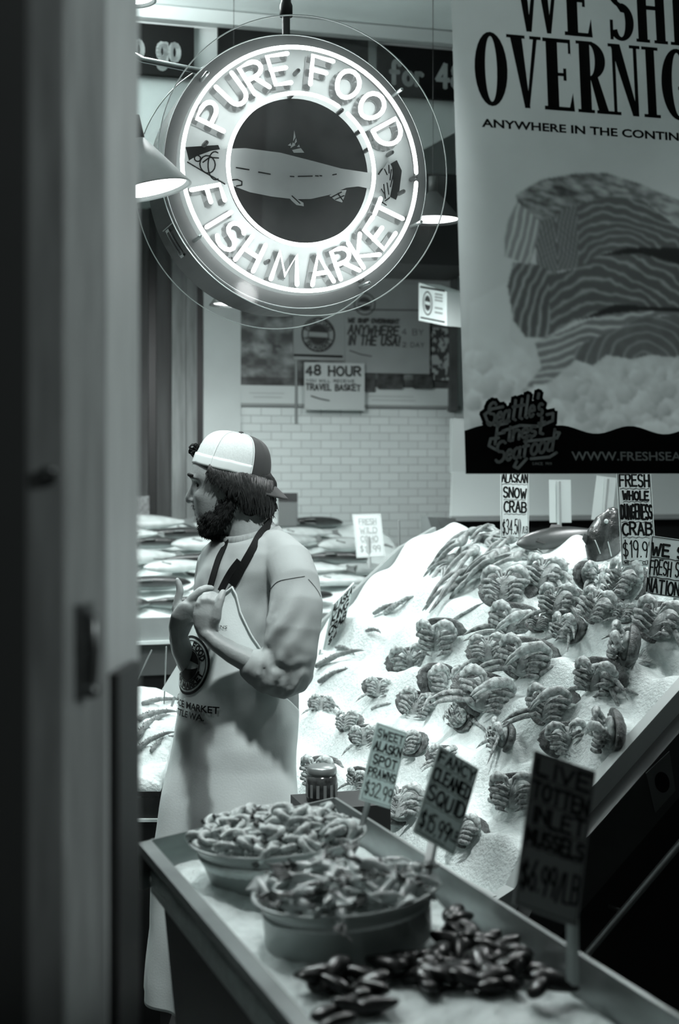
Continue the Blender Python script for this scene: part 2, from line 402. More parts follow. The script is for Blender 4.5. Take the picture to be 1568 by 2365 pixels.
# tiled part: running-bond tiles in a brick texture
def tile_mat():
    m = bpy.data.materials.new('tiles'); m.use_nodes = True; nt = m.node_tree; b = nt.nodes['Principled BSDF']
    tc = nt.nodes.new('ShaderNodeTexCoord'); mp = nt.nodes.new('ShaderNodeMapping'); mp.inputs['Rotation'].default_value = (R(-90), 0, 0)
    nt.links.new(tc.outputs['Generated'], mp.inputs[0])
    sp = nt.nodes.new('ShaderNodeSeparateXYZ'); cb = nt.nodes.new('ShaderNodeCombineXYZ')
    br = nt.nodes.new('ShaderNodeTexBrick'); br.inputs['Scale'].default_value = 1
    br.inputs['Color1'].default_value = g(.72); br.inputs['Color2'].default_value = g(.66); br.inputs['Mortar'].default_value = g(.47)
    br.inputs['Mortar Size'].default_value = .0026; br.inputs['Mortar Smooth'].default_value = .3; br.inputs['Brick Width'].default_value = .1; br.inputs['Row Height'].default_value = .0395
    uv = nt.nodes.new('ShaderNodeUVMap'); uv.uv_map = 'UV'; nt.links.new(uv.outputs[0], br.inputs['Vector'])
    nt.links.new(br.outputs['Color'], b.inputs['Base Color']); b.inputs['Roughness'].default_value = .3
    bp = nt.nodes.new('ShaderNodeBump'); bp.inputs['Strength'].default_value = .5; bp.inputs['Distance'].default_value = .004; bp.invert = True
    nt.links.new(br.outputs['Fac'], bp.inputs['Height']); nt.links.new(bp.outputs[0], b.inputs['Normal'])
    for n in (mp, sp, cb): nt.nodes.remove(n)
    return m
def tiles():
    a, b = W(556, 940, .012), W(1120, 940, .012); z1 = a.z; wd = (b - a).length
    o = MB().add([(a.x, a.y, 0), (b.x, b.y, 0), (b.x, b.y, z1), (a.x, a.y, z1)] + [(p[0] + N.x * .01, p[1] + N.y * .01, p[2]) for p in ((a.x, a.y, 0), (b.x, b.y, 0), (b.x, b.y, z1), (a.x, a.y, z1))],
        [(0, 1, 2, 3), (4, 7, 6, 5), (0, 4, 5, 1), (1, 5, 6, 2), (2, 6, 7, 3), (3, 7, 4, 0)]).build('wall_tiles', tile_mat(), smooth=False)
    uv = o.data.uv_layers.new(name='UV')
    for lp in o.data.loops:
        v = o.data.vertices[lp.vertex_index].co; q = v + o.location - a
        uv.data[lp.index].uv = (q.dot(U), q.z)
    structure(o)
tiles()
structure(wall_rect(556, 1064, 934, 941, .02, .02, 'trim_1', M_grey))
structure(wall_rect(470, 556, 540, 1230, .03, .03, 'trim_2', M_plaster, z0=0))
structure(wall_rect(455, 468, 480, 1230, .02, .03, 'trim_3', M_black, z0=0))
structure(wall_rect(430, 455, 480, 1230, .05, .03, 'trim_4', M_palewood, z0=0))
structure(wall_rect(397, 429, 480, 1230, .06, .03, 'trim_5', M_palewood, z0=0))
structure(wall_rect(362, 396, 480, 1230, .03, .03, 'trim_6', M_darkwood, z0=0))
structure(wall_rect(343, 361, 480, 1230, .02, .03, 'trim_7', M_black, z0=0))
structure(wall_rect(250, 342, 480, 1230, .03, .03, 'trim_8', M_darkwood, z0=0))
structure(wall_rect(1041, 1057, 520, 950, .06, .05, 'trim_9', mat('brown_post', .09, .6, var=.4, scale=6)))
structure(wall_rect(880, 1120, 400, 612, .55, .5, 'trim_10', M_dark))
structure(wall_rect(470, 1041, 600, 655, .05, .03, 'trim_11', M_greyboard))

# the fascia over the stall with its dark word boards
FQ = Vector(((700 - CXP) / FPX * 5.65, 5.65, 0))
def Fp(px, py, off=0.0): return on_plane(px, py, FQ - N * off, N)
mb = MB(); poly = [Fp(-300, -10), Fp(-300, 430), Fp(330, 425), Fp(900, 386), Fp(975, 346), Fp(1045, 309), Fp(1700, -20), Fp(1700, 120)]
zt = CEIL - .005
poly = [Vector((Fp(-300, 0).x, Fp(-300, 0).y, zt))] + [Fp(-300, 480), Fp(330, 435), Fp(900, 386), Fp(975, 346), Fp(1045, 309), Fp(1300, 190)] + [Vector((Fp(1300, 0).x, Fp(1300, 0).y, zt))]
structure(mb.prism(poly, N * .03).build('wall_fascia', mat('fascia_paint', .68, .6, var=.15, scale=3), smooth=False))
def fascia_board(px0, px1, py0, py1, words, label, x0, x1, y0, h):
    a, b = Fp(px0, (py0 + py1) / 2, .03), Fp(px1, (py0 + py1) / 2, .03)
    zt, zb = (Fp(px0, py0, .03).z + Fp(px1, py0, .03).z) / 2, (Fp(px0, py1, .03).z + Fp(px1, py1, .03).z) / 2
    if zt > CEIL - .01: zt = CEIL - .01
    c = (a + b) / 2; c.z = (zt + zb) / 2
    r = empty('word_board', (c.x, c.y, zb), label, 'sign', 'dark word boards on the fascia')
    MB().box(c + N * .0125, ((b - a).length, .025, zt - zb), (U, N, Z)).build('board', M_ink, r, smooth=False)
    if words:
        o = Vector((c.x, c.y, 0)); f = lambda x, y, l: o + U * x - N * (.002 + l) + Z * y
        mb = MB(); k0 = (Fp(x0, y0, .03) - c).dot(U); k1 = (Fp(x1, y0, .03) - c).dot(U); zz = Fp((x0 + x1) / 2, y0, .03).z; hh = h / FPX * 5.7
        for pl in strokes(words, k0, k1, zz, hh): mb.ribbon(pl, .019, f)
        mb.build('lettering', M_lightprint, r, smooth=False)
fascia_board(250, 448, 55, 172, 'to go', 'black board reading go in pale rounded letters beside the round sign', 283, 412, 134, 66)
fascia_board(505, 850, 66, 190, None, 'black board on the fascia hidden behind the neon sign', 0, 0, 0, 0)
fascia_board(874, 1100, 112, 226, 'for 48', 'black board reading for 4 in pale rounded letters beside the banner', 903, 1068, 198, 52)
structure(MB().box(FQ + N * -.06 + Z * (CEIL - .03), (5.2, .05, .05), (U, N, Z)).build('trim_12', mat('ceiling_trim', .6, .5), smooth=False))

# near left: the stall's corner post and the dark door panel
def left_front():
    e, l, r = P(247, HOR, 1.50), P(150, HOR, 1.385), P(322, HOR, 1.66)
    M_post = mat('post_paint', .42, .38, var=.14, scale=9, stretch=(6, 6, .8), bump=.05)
    pl = [Vector((q.x, q.y, 0)) for q in (l, e, r, r + Vector((-.10, .01, 0)), l + Vector((-.10, .01, 0)))]
    back = Vector((-.10, .01, 0)); base = lambda q: Vector((q.x, q.y, 0))
    o = MB().prism([base(l), base(e), base(e) + back, base(l) + back], (0, 0, CEIL)).build('trim_13', mat('post_paint_shaded', .19, .4, var=.25, scale=9, stretch=(6, 6, .8)), smooth=False); bevel(o, .0025); structure(o)  # left board: the shade on this face is put into a darker colour
    k = (r - e).normalized() * .0015
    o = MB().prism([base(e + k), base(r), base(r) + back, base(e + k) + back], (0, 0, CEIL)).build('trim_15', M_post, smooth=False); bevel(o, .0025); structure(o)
    d = (r - e).normalized(); nn = Vector((d.y, -d.x, 0))
    a = on_plane(264, 1556, e + nn * .006, nn); b = on_plane(314, 1556, e + nn * .006, nn)
    k = MB().box(Vector(((a.x + b.x) / 2, (a.y + b.y) / 2, a.z / 2 + .001)) - nn * .001, ((b - a).length, .012, a.z - .002), (d, nn, Z)).build('trim_14', M_black, smooth=False)
    k['kind'] = 'structure'
    # latch on the left face
    d2 = (e - l).normalized(); n2 = Vector((d2.y, -d2.x, 0))
    q = lambda px, py, o=0: on_plane(px, py, l + n2 * o, n2)
    c = q(195, 1505); rt = empty('door_latch', q(195, 1600, .002), 'worn metal latch handle on the near post', 'latch')
    M_lat = mat('latch_metal', .10, .35, metal=.7, var=.3, scale=30)
    MB().box(q(194, 1503, .003), (.036, .006, .094), (d2, n2, Z)).build('plate', M_lat, rt, smooth=False)
    MB().tube([q(194, 1416, .004), q(194, 1420, .004) + n2 * .008, q(194, 1500, .004) + n2 * .010, q(194, 1575, .004) + n2 * .008, q(194, 1590, .004)], [.005, .006, .007, .006, .006], 10).build('handle', M_lat, rt)
    MB().ball(q(194, 1594, .004) + n2 * .008, (.009, .009, .008)).build('knob', M_lat, rt)
    # door panel further left
    M_door = mat('door_gloss', .006, .2, spec=.15)
    a, b = P(148, HOR, 1.40), P(-260, HOR, 1.36); dd = (a - b).normalized(); nd = Vector((dd.y, -dd.x, 0))
    o = MB().box(Vector(((a.x + b.x) / 2, (a.y + b.y) / 2 + .02, 1.25)), ((b - a).length, .03, 2.5), (dd, -nd if nd.y < 0 else nd, Z)).build('door_1', M_door, smooth=False)
    o['kind'] = 'structure'
    st = MB().box(Vector((P(20, HOR, 1.36).x, 1.375, 1.25)), (.03, .02, 2.5)).build('stile', mat('door_stile', .035, .4), o, smooth=False)
    MB().tube([P(122, 1108, 1.385), P(122, 1086, 1.375), P(102, 1086, 1.375), P(96, 1092, 1.385)], .004, 8).build('handle', M_lat, o)  # bent bar standing in for a small reflection on the door
left_front()
# ------------------------------------------------------------------ lamps
M_shade = mat('lamp_enamel', .62, .5, var=.06, scale=30)
M_bulb = emit('lamp_glow', 9.0)
def lamp(key, apex, rim, rad, label, spot=170, watts=None, aim=None, group='hanging market lamps', size=.07, dark=False):
    """cone shade from apex to the rim centre, glowing bulb inside, with its own light"""
    apex, rim = Vector(apex), Vector(rim); ax = (rim - apex).normalized(); h = (rim - apex).length
    r = empty('hanging_lamp', rim, label, 'lamp', group)
    x = ax.orthogonal().normalized(); y = ax.cross(x)
    MB().lathe([(.012, 0), (rad, h), (rad + .002, h + .004), (rad - .004, h + .003), (.008, .008)], apex, (x, y, ax), 40).build('lamp_shade', M_dark if dark else M_shade, r)
    MB().lathe([(.0, -.002), (rad * .9, -.001), (rad * .9, .001), (.0, .002)], rim - ax * .006, (x, y, ax), 32).build('bulb', M_bulb, r)
    MB().lathe([(.0, -.05), (.016, -.05), (.016, .01), (.0, .01)], apex, (x, y, ax), 16).build('socket', M_dark, r)
    top = Vector((apex.x, apex.y, CEIL)) - ax * .0
    MB().tube([apex - ax * .045, apex - ax * .09, Vector((apex.x, apex.y, apex.z + .16)) - Vector((ax.x, ax.y, 0)) * .1, top - Vector((ax.x, ax.y, 0)) * .1], .0012 if dark else .004, 6).build('cord', M_black, r)
    ld = bpy.data.lights.new('lamp_light', 'SPOT'); ld.energy = (watts or LAMP_W[key]) * 4; ld.shadow_soft_size = size; ld.spot_size = R(spot); ld.spot_blend = .35
    ld.color = (.955, 1, 1)
    lo = bpy.data.objects.new('lamp_light', ld); COL.objects.link(lo); lo.parent = r; lo.location = ax * .012
    d = (Vector(aim) - rim).normalized() if aim else ax
    lo.rotation_euler = d.to_track_quat('-Z', 'Y').to_euler(); return r
lamp('cone', P(318, 316, 3.42), P(346, 438, 3.42), .10, 'white cone lamp shade at the post, overlapping the neon sign edge', spot=150)
lamp('wall', P(1000, 440, 5.2), P(1000, 508, 5.2), .105, 'glowing lamp just right of the neon sign, at the banner edge', spot=165, dark=True)
lamp('fish', P(540, 640, 5.3), P(540, 703, 5.3), .09, 'glowing lamp seen through the clear disc under the neon sign', spot=165, aim=(-.2, 6.3, .9), dark=True)
lamp('left', P(312, -60, 4.1), P(318, 2, 4.1), .052, 'glowing lamp at the ceiling above the word go', spot=168)
# lamps over the crab display, behind the banner
lamp('crab', (.95, 4.25, 2.62), (.95, 4.25, 2.48), .13, 'lamp over the crabs hidden behind the banner', spot=125, aim=(.6, 4.1, 1.0), size=.1)
lamp('crab_b', (1.35, 3.6, 2.72), (1.35, 3.6, 2.58), .13, 'lamp over the near crabs hidden behind the banner', spot=125, aim=(.7, 3.5, 1.0), size=.1)
# lamps outside the frame
lamp('man', (.11, 2.45, 3.37), (.10, 2.48, 3.26), .10, 'lamp above the man outside the frame', spot=36, aim=(-.27, 3.52, 1.22), size=.08)
lamp('tray', (-.50, 3.08, 3.14), (-.49, 3.07, 3.0), .10, 'lamp above the tray outside the frame', spot=50, aim=(-.10, 2.50, .9), size=.08)
lamp('front_fill', (-.2, .3, 3.25), (-.2, .3, 3.12), .13, 'added fill lamp above the viewer, out of view', spot=160, size=.15)  # unseen lamp added as a weak front fill
lamp('fish_b', (-1.15, 5.7, 2.62), (-1.15, 5.7, 2.48), .13, 'lamp over the fish counter behind the near post', spot=150, size=.1)
lamp('aisle', (-1.3, 3.6, 2.72), (-1.3, 3.6, 2.58), .13, 'lamp over the left ice stand behind the near post', spot=160, size=.1)

# ------------------------------------------------------------------ the round neon sign
lamp('post_fill', (1.75, .55, 2.62), (1.62, .60, 2.56), .07, 'added fill spotlight out of view, aimed at the door post', spot=38, aim=(-.24, 1.55, 1.88), size=.05)  # unseen spotlight added to brighten the post
def fill_tube_light():  # unseen tube added to brighten the ceiling and fascia
    a, b = P(-480, 40, 4.6), P(130, 66, 4.6); r = empty('fill_tube', (a + b) / 2, 'added fill tube hidden behind the near post', 'lamp')
    MB().tube([a, b], .013, 12).build('tube', emit('fill_tube_glow', 6.0), r)
    MB().box((a + b) / 2 + Z * .05, ((b - a).length + .1, .07, .05)).build('housing', M_white, r, smooth=False)
    MB().tube([(a + b) / 2 + Z * .07, Vector(((a + b) / 2).to_tuple()[:2] + (CEIL,))], .006, 8).build('rod', M_steel, r)
    ld = bpy.data.lights.new('fill_tube_light', 'AREA'); ld.shape = 'RECTANGLE'; ld.size = (b - a).length; ld.size_y = .05; ld.energy = LAMP_W['tube']; ld.color = (.955, 1, 1)
    for rx in (0, 180):
        if rx == 0: ld = ld.copy(); ld.energy *= .12
        else: ld = ld.copy(); ld.energy = LAMP_W['tube']
        o = bpy.data.objects.new('fill_tube_light', ld); COL.objects.link(o); o.parent = r; o.location = (0, 0, -.02 if rx == 0 else .09); o.rotation_euler = (R(rx), 0, 0)
fill_tube_light()

def neon_sign():
    th = R(17.5); u = Vector((math.cos(th), math.sin(th), 0)); n = Vector((-math.sin(th), math.cos(th), 0))
    c = P(688, 398, 3.80); k = .362 / 313.0                      # metres per pixel on the face
    root = empty('neon_sign', c - Z * .40, 'round neon sign reading Pure Food Fish Market between two clear discs', 'sign')
    AX = (u, Z, -n)                                               # axis towards the viewer
    ax = (u, Z * 1.0, n * -1)
    M_drum = mat('drum_gloss', .006, .28, spec=.05); M_rim = mat('sign_rim', .13, .4, var=.1, scale=10)
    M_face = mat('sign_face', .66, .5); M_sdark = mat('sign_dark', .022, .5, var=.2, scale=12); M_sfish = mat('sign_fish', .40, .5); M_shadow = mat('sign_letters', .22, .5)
    def f2(x, y, l): return c + u * x + Z * y - n * l              # l: towards the viewer
    # drum: outside wall, back
    MB().lathe([(.0, -.245), (.350, -.245), (.361, -.24), (.362, -.012), (.0, -.012)], c, ax, 96).build('drum', M_drum, root, smooth=False)
    MB().lathe([(.364, -.012), (.364, .006), (.330, .006), (.330, -.004)], c, ax, 96).build('rim', M_rim, root, smooth=False)
    MB().tube([c - n * .006 + (u * math.cos(t * PI / 64) + Z * math.sin(t * PI / 64)) * .364 for t in range(128)], .0016, 6, closed=True).build('rim_edge', mat('rim_chrome', .7, .2, metal=.6), root)
    MB().lathe([(.0, -.011), (.332, -.011), (.332, -.002), (.0, -.002)], c, ax, 96).build('face', M_face, root)
    # little maker's panel and bright seam on the drum wall
    sd = lambda a, y: c + (u * math.cos(a) + Z * math.sin(a)) * .3645 + n * y
    mb = MB()
    for a0, a1, y0, y1 in ((3.57, 3.80, .10, .106), (3.57, 3.80, .135, .141), (3.57, 3.59, .10, .141), (3.78, 3.80, .10, .141), (3.555, 3.562, .03, .17)):
        q = [sd(a0 + (a1 - a0) * i / 6, y0) for i in range(7)] + [sd(a1 - (a1 - a0) * i / 6, y1) for i in range(7)]
        mb.add(q, [tuple(range(14))])
    mb.build('maker_plate', mat('plate_outline', .3, .4), root, smooth=False)
    # dark disc and the painted fish
    S = lambda px, py: ((px - 700) * k * 1.045, -(py - 392) * k)    # painting, in sign pixels
    MB().lathe([(.0, .0), (.196, .0), (.196, .0012), (.0, .0012)], c, ax, 72).build('dark_disc', M_sdark, root)
    def shape(polys, m, name, l):
        mb = MB()
        for pl in polys: mb.add([f2(*S(*p), l) for p in pl], [tuple(range(len(pl)))])
        return mb.build(name, m, root, smooth=False)
    shape([[(448, 352), (520, 342), (524, 352), (512, 366), (480, 376), (456, 384)], [(894, 372), (932, 348), (944, 372), (938, 420), (930, 442), (900, 428), (886, 408), (884, 388)]], M_sdark, 'dark_patch', .0008)
    body = [(452, 384), (470, 372), (505, 356), (533, 350), (580, 345), (660, 350), (740, 365), (800, 377), (872, 383), (890, 386), (898, 400), (896, 416), (886, 428), (868, 420), (840, 416), (812, 421), (772, 440), (730, 452), (690, 455), (640, 452), (590, 445), (550, 432), (520, 420), (490, 404)]
    shape([body], M_sfish, 'fish_body', .0022)
    fins = [[(675, 446), (690, 450), (712, 462), (713, 470), (696, 468), (684, 458)], [(688, 322), (691, 296), (694, 312)], [(690, 330), (695, 314), (697, 322)], [(682, 338), (688, 324), (694, 330)], [(686, 342), (706, 336), (714, 346), (690, 348)], [(697, 334), (702, 328), (704, 334)], [(676, 332), (683, 326), (684, 333)],
            [(772, 442), (786, 430), (812, 426), (808, 440), (802, 456), (786, 452)], [(890, 384), (912, 350), (920, 366), (922, 400), (914, 440), (900, 462), (903, 430), (893, 414)]]
    shape(fins, M_sfish, 'fish_fins', .0026)
    mb = MB()
    L = [[(560, 391), (588, 394)], [(610, 398), (636, 401)], [(682, 403), (690, 403)], [(700, 402), (732, 399)], [(740, 398), (746, 398)], [(750, 397), (754, 397)], [(780, 393), (788, 391)],
         [(452, 386), (500, 412), (534, 430)], [(486, 384), (500, 372), (520, 372)], [(686, 448), (704, 464)], [(550, 420), (562, 418), (572, 422), (572, 430), (560, 433)],
         [(902, 372), (908, 384)], [(912, 362), (913, 380)], [(918, 372), (915, 396)], [(922, 384), (916, 412)], [(908, 404), (912, 430)], [(900, 408), (904, 440)], [(904, 446), (914, 438)], [(896, 450), (906, 456)],
         [(776, 446), (800, 432)], [(786, 450), (806, 440)], [(792, 436), (804, 452)]]
    L += [[(496 + 17 * math.cos(t * .45), 388 - 20 * math.sin(t * .45)) for t in range(15)], [(513 + 16 * math.cos(1.2 + t * .3), 390 - 32 * math.sin(1.2 + t * .3)) for t in range(14)], [(474 + 7 * math.cos(t * .6), 376 - 7 * math.sin(t * .6)) for t in range(12)]]
    for pl in L: mb.ribbon([S(*p) for p in pl], .0034, f2, .003)
    mb.build('fish_lines', M_sdark, root, smooth=False)
    # painted letters on the face, with the neon script standing above them
    pure = [152.5, 134, 118.5, 103, 79, 61.5, 43, 24.5]; fish = [198.8, 211.8, 224, 239, 260.6, 281, 296, 309.7, 324, 337.8]
    rin, hh = 198 * k, 66 * k
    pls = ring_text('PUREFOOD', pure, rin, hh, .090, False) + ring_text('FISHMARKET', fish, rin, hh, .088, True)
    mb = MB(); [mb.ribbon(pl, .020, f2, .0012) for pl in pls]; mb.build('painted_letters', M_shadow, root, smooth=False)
    M_tube = emit('neon_tube', NEON); M_tube2 = emit('neon_letter', NEON * .8)
    off = Vector((14 * k, 0, 10 * k))
    for word, pp in (('pure_lettering', ring_text('PURE', pure[:4], rin, hh, .090, False)), ('food_lettering', ring_text('FOOD', pure[4:], rin, hh, .090, False)),
                     ('fish_lettering', ring_text('FISH', fish[:4], rin, hh, .088, True)), ('market_lettering', ring_text('MARKET', fish[4:], rin, hh, .088, True))):
        mb = MB()
        for pl in pp: mb.tube([f2(x, y, .040) for x, y in pl], .0062, 7)
        mb.build(word, M_tube2, root)
    def ring(r, a0, a1, m, name, l=.042, rad=.0056):
        pts = [f2(r * math.cos(R(a0 + (a1 - a0) * i / 90)), r * math.sin(R(a0 + (a1 - a0) * i / 90)), l) for i in range(91)]
        MB().tube(pts, rad, 8).build(name, m, root)
    ring(.3215, 2, 357, M_tube, 'outer_neon_tube')
    ring(.2005, 60, 411, M_tube, 'inner_neon_tube')
    mb = MB()
    for r, a in ((.3215, 0), (.3215, 340), (.2005, 56), (.2005, 35), (.2005, 20), (.262, 168), (.262, 196), (.262, 92), (.262, 14), (.31, 232), (.262, 250), (.2, 97), (.29, 352), (.33, 301)):
        b = f2(r * math.cos(R(a)), r * math.sin(R(a)), 0); mb.tube([b, b - n * .036], .006, 8)
    mb.build('tube_supports', mat('tube_caps', .10, .4), root)
    # clear discs in front and behind, their edge glow put into a white colour
    M_clear = clear('clear_disc', .05, .012); M_edge = mat('disc_edge_glow', .85, .3)
    for name, l, r in (('front_disc', .085, .392), ('back_disc', -.275, .392)):
        d = MB().lathe([(.0, 0), (r, 0), (r, .004), (0, .004)], c - n * l, ax, 128).build(name, M_clear, root, smooth=False)
        pts = [c - n * (l + .002) + (u * math.cos(t * PI / 64) + Z * math.sin(t * PI / 64)) * r for t in range(128)]
        MB().tube(pts, .0017, 6, closed=True).build('edge', M_edge, d)
    mb = MB()
    for a in (40, 140, 215, 300, 338):
        p = c + (u * math.cos(R(a)) + Z * math.sin(R(a))) * .345; mb.tube([p - n * .0, p - n * .084], .005, 8)
        p = c + (u * math.cos(R(a)) + Z * math.sin(R(a))) * .345; mb.tube([p + n * .245, p + n * .274], .005, 8)
    mb.build('spacers', mat('spacer', .5, .3, metal=.8), root)
    # hanging pipe and side rod
    top = c + n * .12
    MB().tube([top + Z * .36, Vector((top.x, top.y, CEIL))], .011, 12).build('hanging_pipe', M_dark, root)
    MB().lathe([(.0, 0), (.018, 0), (.018, .03), (.014, .04), (.014, .06), (.02, .065), (.02, .08), (0, .08)], Vector((top.x, top.y, P(674, 40, 3.92).z)), None, 16).build('pipe_fitting', M_black, root)
    a = c + n * .12 - u * .22 + Z * .28
    MB().tube([a, P(330, 138, 3.99), P(180, 60, 4.0)], .0085, 10).build('stay_rod', M_steel, root)
neon_sign()
# ------------------------------------------------------------------ the big hanging banner
def vnoise(x, y, seed=0):
    x = np.asarray(x, float); y = np.asarray(y, float); xi = np.floor(x).astype(int); yi = np.floor(y).astype(int); fx = x - xi; fy = y - yi
    fx = fx * fx * (3 - 2 * fx); fy = fy * fy * (3 - 2 * fy)
    def h(a, b):
        v = np.sin(a * 127.1 + b * 311.7 + seed * 74.7) * 43758.5453; return v - np.floor(v)
    return (h(xi, yi) * (1 - fx) + h(xi + 1, yi) * fx) * (1 - fy) + (h(xi, yi + 1) * (1 - fx) + h(xi + 1, yi + 1) * fx) * fy
def fbm(x, y, seed=0, o=4):
    v = 0; a = .5
    for k in range(o): v = v + a * vnoise(x * 2 ** k, y * 2 ** k, seed + k); a *= .5
    return v / .94
def inpoly(x, y, poly):
    r = np.zeros(x.shape, bool); n = len(poly)
    for i in range(n):
        x0, y0 = poly[i]; x1, y1 = poly[(i + 1) % n]
        if y0 == y1: continue
        c = ((y0 > y) != (y1 > y)) & (x < (x1 - x0) * (y - y0) / (y1 - y0) + x0); r ^= c
    return r

def banner():
    b0 = P(1075, 1095, 2.86); tl = P(1042, 0, 3.0); ex = U.copy(); ey = b0 - tl; H = ey.length; ey.normalize()
    n = ey.cross(ex).normalized()
    if n.y > 0: n = -n
    def bl(px, py):
        q = on_plane(px, py, tl, n) - tl; c = ex.dot(ey); a, b = q.dot(ex), q.dot(ey); den = 1 - c * c
        return ((a - c * b) / den, (b - c * a) / den)
    f = lambda a, b, l=0: tl + ex * a + ey * b + n * l
    WD, TOP = 1.08, -.36
    root = empty('hanging_banner', f(WD / 2, H), 'tall grey banner with salmon steaks and We Ship Overnight in black', 'banner')
    M_ban = mat('banner_vinyl', .62, .45, var=.06, scale=4, trans=.45); M_bink = mat('banner_ink', .012, .5); M_bw = mat('banner_white', .62, .5); M_print = mat('banner_print', .5, .45, attr='Col', trans=.46)
    # the printed photograph of salmon on ice, dyed into a fine grid
    poly = lambda pts: [bl(*p) for p in pts]
    A0, B0, A1, B1 = 0.0, TOP, WD, H
    st = .0024; gx = int((A1 - A0) / st); gy = int((B1 - B0) / st)
    aa, bb = np.meshgrid(np.linspace(A0, A1, gx), np.linspace(B0, B1, gy)); K = 1 / .00091
    def stripes(d, per, sharp, lo, hi): return lo + (hi - lo) * np.clip(np.cos(2 * PI * d / per), 0, 1) ** sharp
    img = .42 + .05 * (fbm(aa * 14, bb * 14, 3) - .5)
    ys = (bb - bl(1200, 760)[1]) / (bl(1200, 960)[1] - bl(1200, 760)[1])
    ice = .40 + .26 * (fbm(aa * 30, bb * 30, 5) - .42) + .14 * np.abs(fbm(aa * 52, bb * 52, 9) - .5)
    lump = fbm(aa * 16, bb * 16, 21) * .8; wgt = np.clip(ys * 2.4 - .1 + (lump - .4) * 2, 0, 1); img = img * (1 - wgt) + ice * wgt
    tl1 = inpoly(aa, bb, poly([(1085, 700), (1190, 640), (1175, 780), (1230, 830), (1140, 870), (1085, 860)])); img[tl1] = img[tl1] * .8 + .12
    wob = fbm(aa * 11, bb * 11, 11) * .034 + fbm(aa * 38, bb * 38, 12) * .003
    # third steak, lowest
    c = inpoly(aa, bb, poly([(1235, 790), (1300, 765), (1400, 722), (1480, 712), (1700, 700), (1700, 830), (1568, 830), (1480, 800), (1400, 790), (1330, 830), (1275, 880), (1205, 905), (1250, 850)]))
    v = stripes(bb + .18 * aa + wob, .0165, 1.6, .13, .42); img[c] = v[c]
    c2 = inpoly(aa, bb, poly([(1330, 800), (1400, 770), (1480, 735), (1700, 715), (1700, 840), (1500, 820), (1460, 830), (1400, 820), (1370, 845), (1325, 830)]))
    v = stripes(np.hypot(aa - bl(1490, 850)[0], (bb - bl(1490, 850)[1]) * 1.2) + wob, .026, 7, .10, .24) + .05 * (fbm(aa * 40, bb * 40, 31) - .5); img[c2] = v[c2]
    # second steak
    c = inpoly(aa, bb, poly([(1185, 605), (1240, 610), (1290, 630), (1330, 620), (1380, 590), (1480, 585), (1568, 610), (1700, 640), (1700, 720), (1500, 714), (1420, 705), (1330, 740), (1260, 780), (1215, 780), (1185, 740), (1172, 660)]))
    ca, cb = bl(1400, 800); v = stripes(np.hypot((aa - ca) * .75, bb - cb) + wob * 1.6, .019, 3, .075, .23); img[c] = v[c]
    lft = c & (aa < bl(1270, 700)[0]); v = stripes(aa * .9 + (bb - cb) * .35 + wob, .0175, 2, .07, .25); img[lft] = v[lft]
    # first steak: flesh, pale cut end, dark skin
    c = inpoly(aa, bb, poly([(1250, 515), (1320, 475), (1400, 455), (1480, 460), (1568, 525), (1700, 600), (1700, 620), (1568, 572), (1450, 575), (1380, 590), (1330, 620), (1280, 628), (1240, 610), (1235, 560)]))
    ca, cb = bl(1440, 640); v = stripes(np.hypot((aa - ca) * .8, bb - cb) + wob * 1.6, .019, 3, .08, .24); img[c] = v[c]
    lft = c & (aa < bl(1335, 540)[0]); v = stripes(np.abs(aa - bl(1285, 540)[0]) * 1.9 + bb * .55 + wob, .0175, 3, .085, .28); img[lft] = v[lft]
    c = inpoly(aa, bb, poly([(1195, 465), (1250, 515), (1240, 560), (1222, 612), (1165, 592), (1166, 540), (1175, 505)])); v = stripes(aa + bb * .33 + wob * .6, .0165, 1.6, .17, .46); img[c] = v[c]
    c = inpoly(aa, bb, poly([(1190, 450), (1250, 415), (1330, 400), (1400, 399), (1480, 425), (1568, 462), (1700, 520), (1700, 590), (1568, 522), (1480, 460), (1400, 455), (1320, 475), (1250, 515), (1195, 465)]))
    v = .04 + .30 * np.clip(fbm(aa * 45 + bb * 30, bb * 130 - aa * 30, 7) * 1.5 - .42, 0, 1) + .10 * np.clip((aa - bl(1300, 450)[0]) * 4, 0, 1); img[c] = v[c]
    for pl in ([(1380, 590), (1450, 572), (1568, 572), (1700, 610), (1700, 640), (1568, 610), (1480, 586)], [(1330, 742), (1420, 702), (1500, 708), (1700, 712), (1700, 722), (1480, 718), (1400, 726)]):
        c = inpoly(aa, bb, poly(pl)); img[c] = .02
    # crushed ice chunks along the foot of the picture
    ri = np.random.RandomState(5); fleshm = 1 - wgt
    cx0, cy0 = bl(1090, 860); cx1, cy1 = bl(1600, 985)
    for k in range(230):
        u_ = ri.rand(); ax_ = cx0 + (WD - cx0) * ri.rand(); topy = np.interp(ax_, [bl(1090, 0)[0], bl(1200, 0)[0], bl(1300, 0)[0], bl(1420, 0)[0], bl(1568, 0)[0], WD], [bl(0, 800)[1], bl(0, 900)[1], bl(0, 862)[1], bl(0, 832)[1], bl(0, 805)[1], bl(0, 800)[1]])
        ay_ = topy + (cy1 + .03 - topy) * (k / 230); rr_ = ri.uniform(.014, .034); n_ = ri.randint(5, 8); a0_ = ri.rand() * 6.3
        pl = [(ax_ + rr_ * ri.uniform(.7, 1.1) * np.cos(a0_ + 2 * np.pi * i / n_), ay_ + rr_ * ri.uniform(.7, 1.1) * np.sin(a0_ + 2 * np.pi * i / n_)) for i in range(n_)]
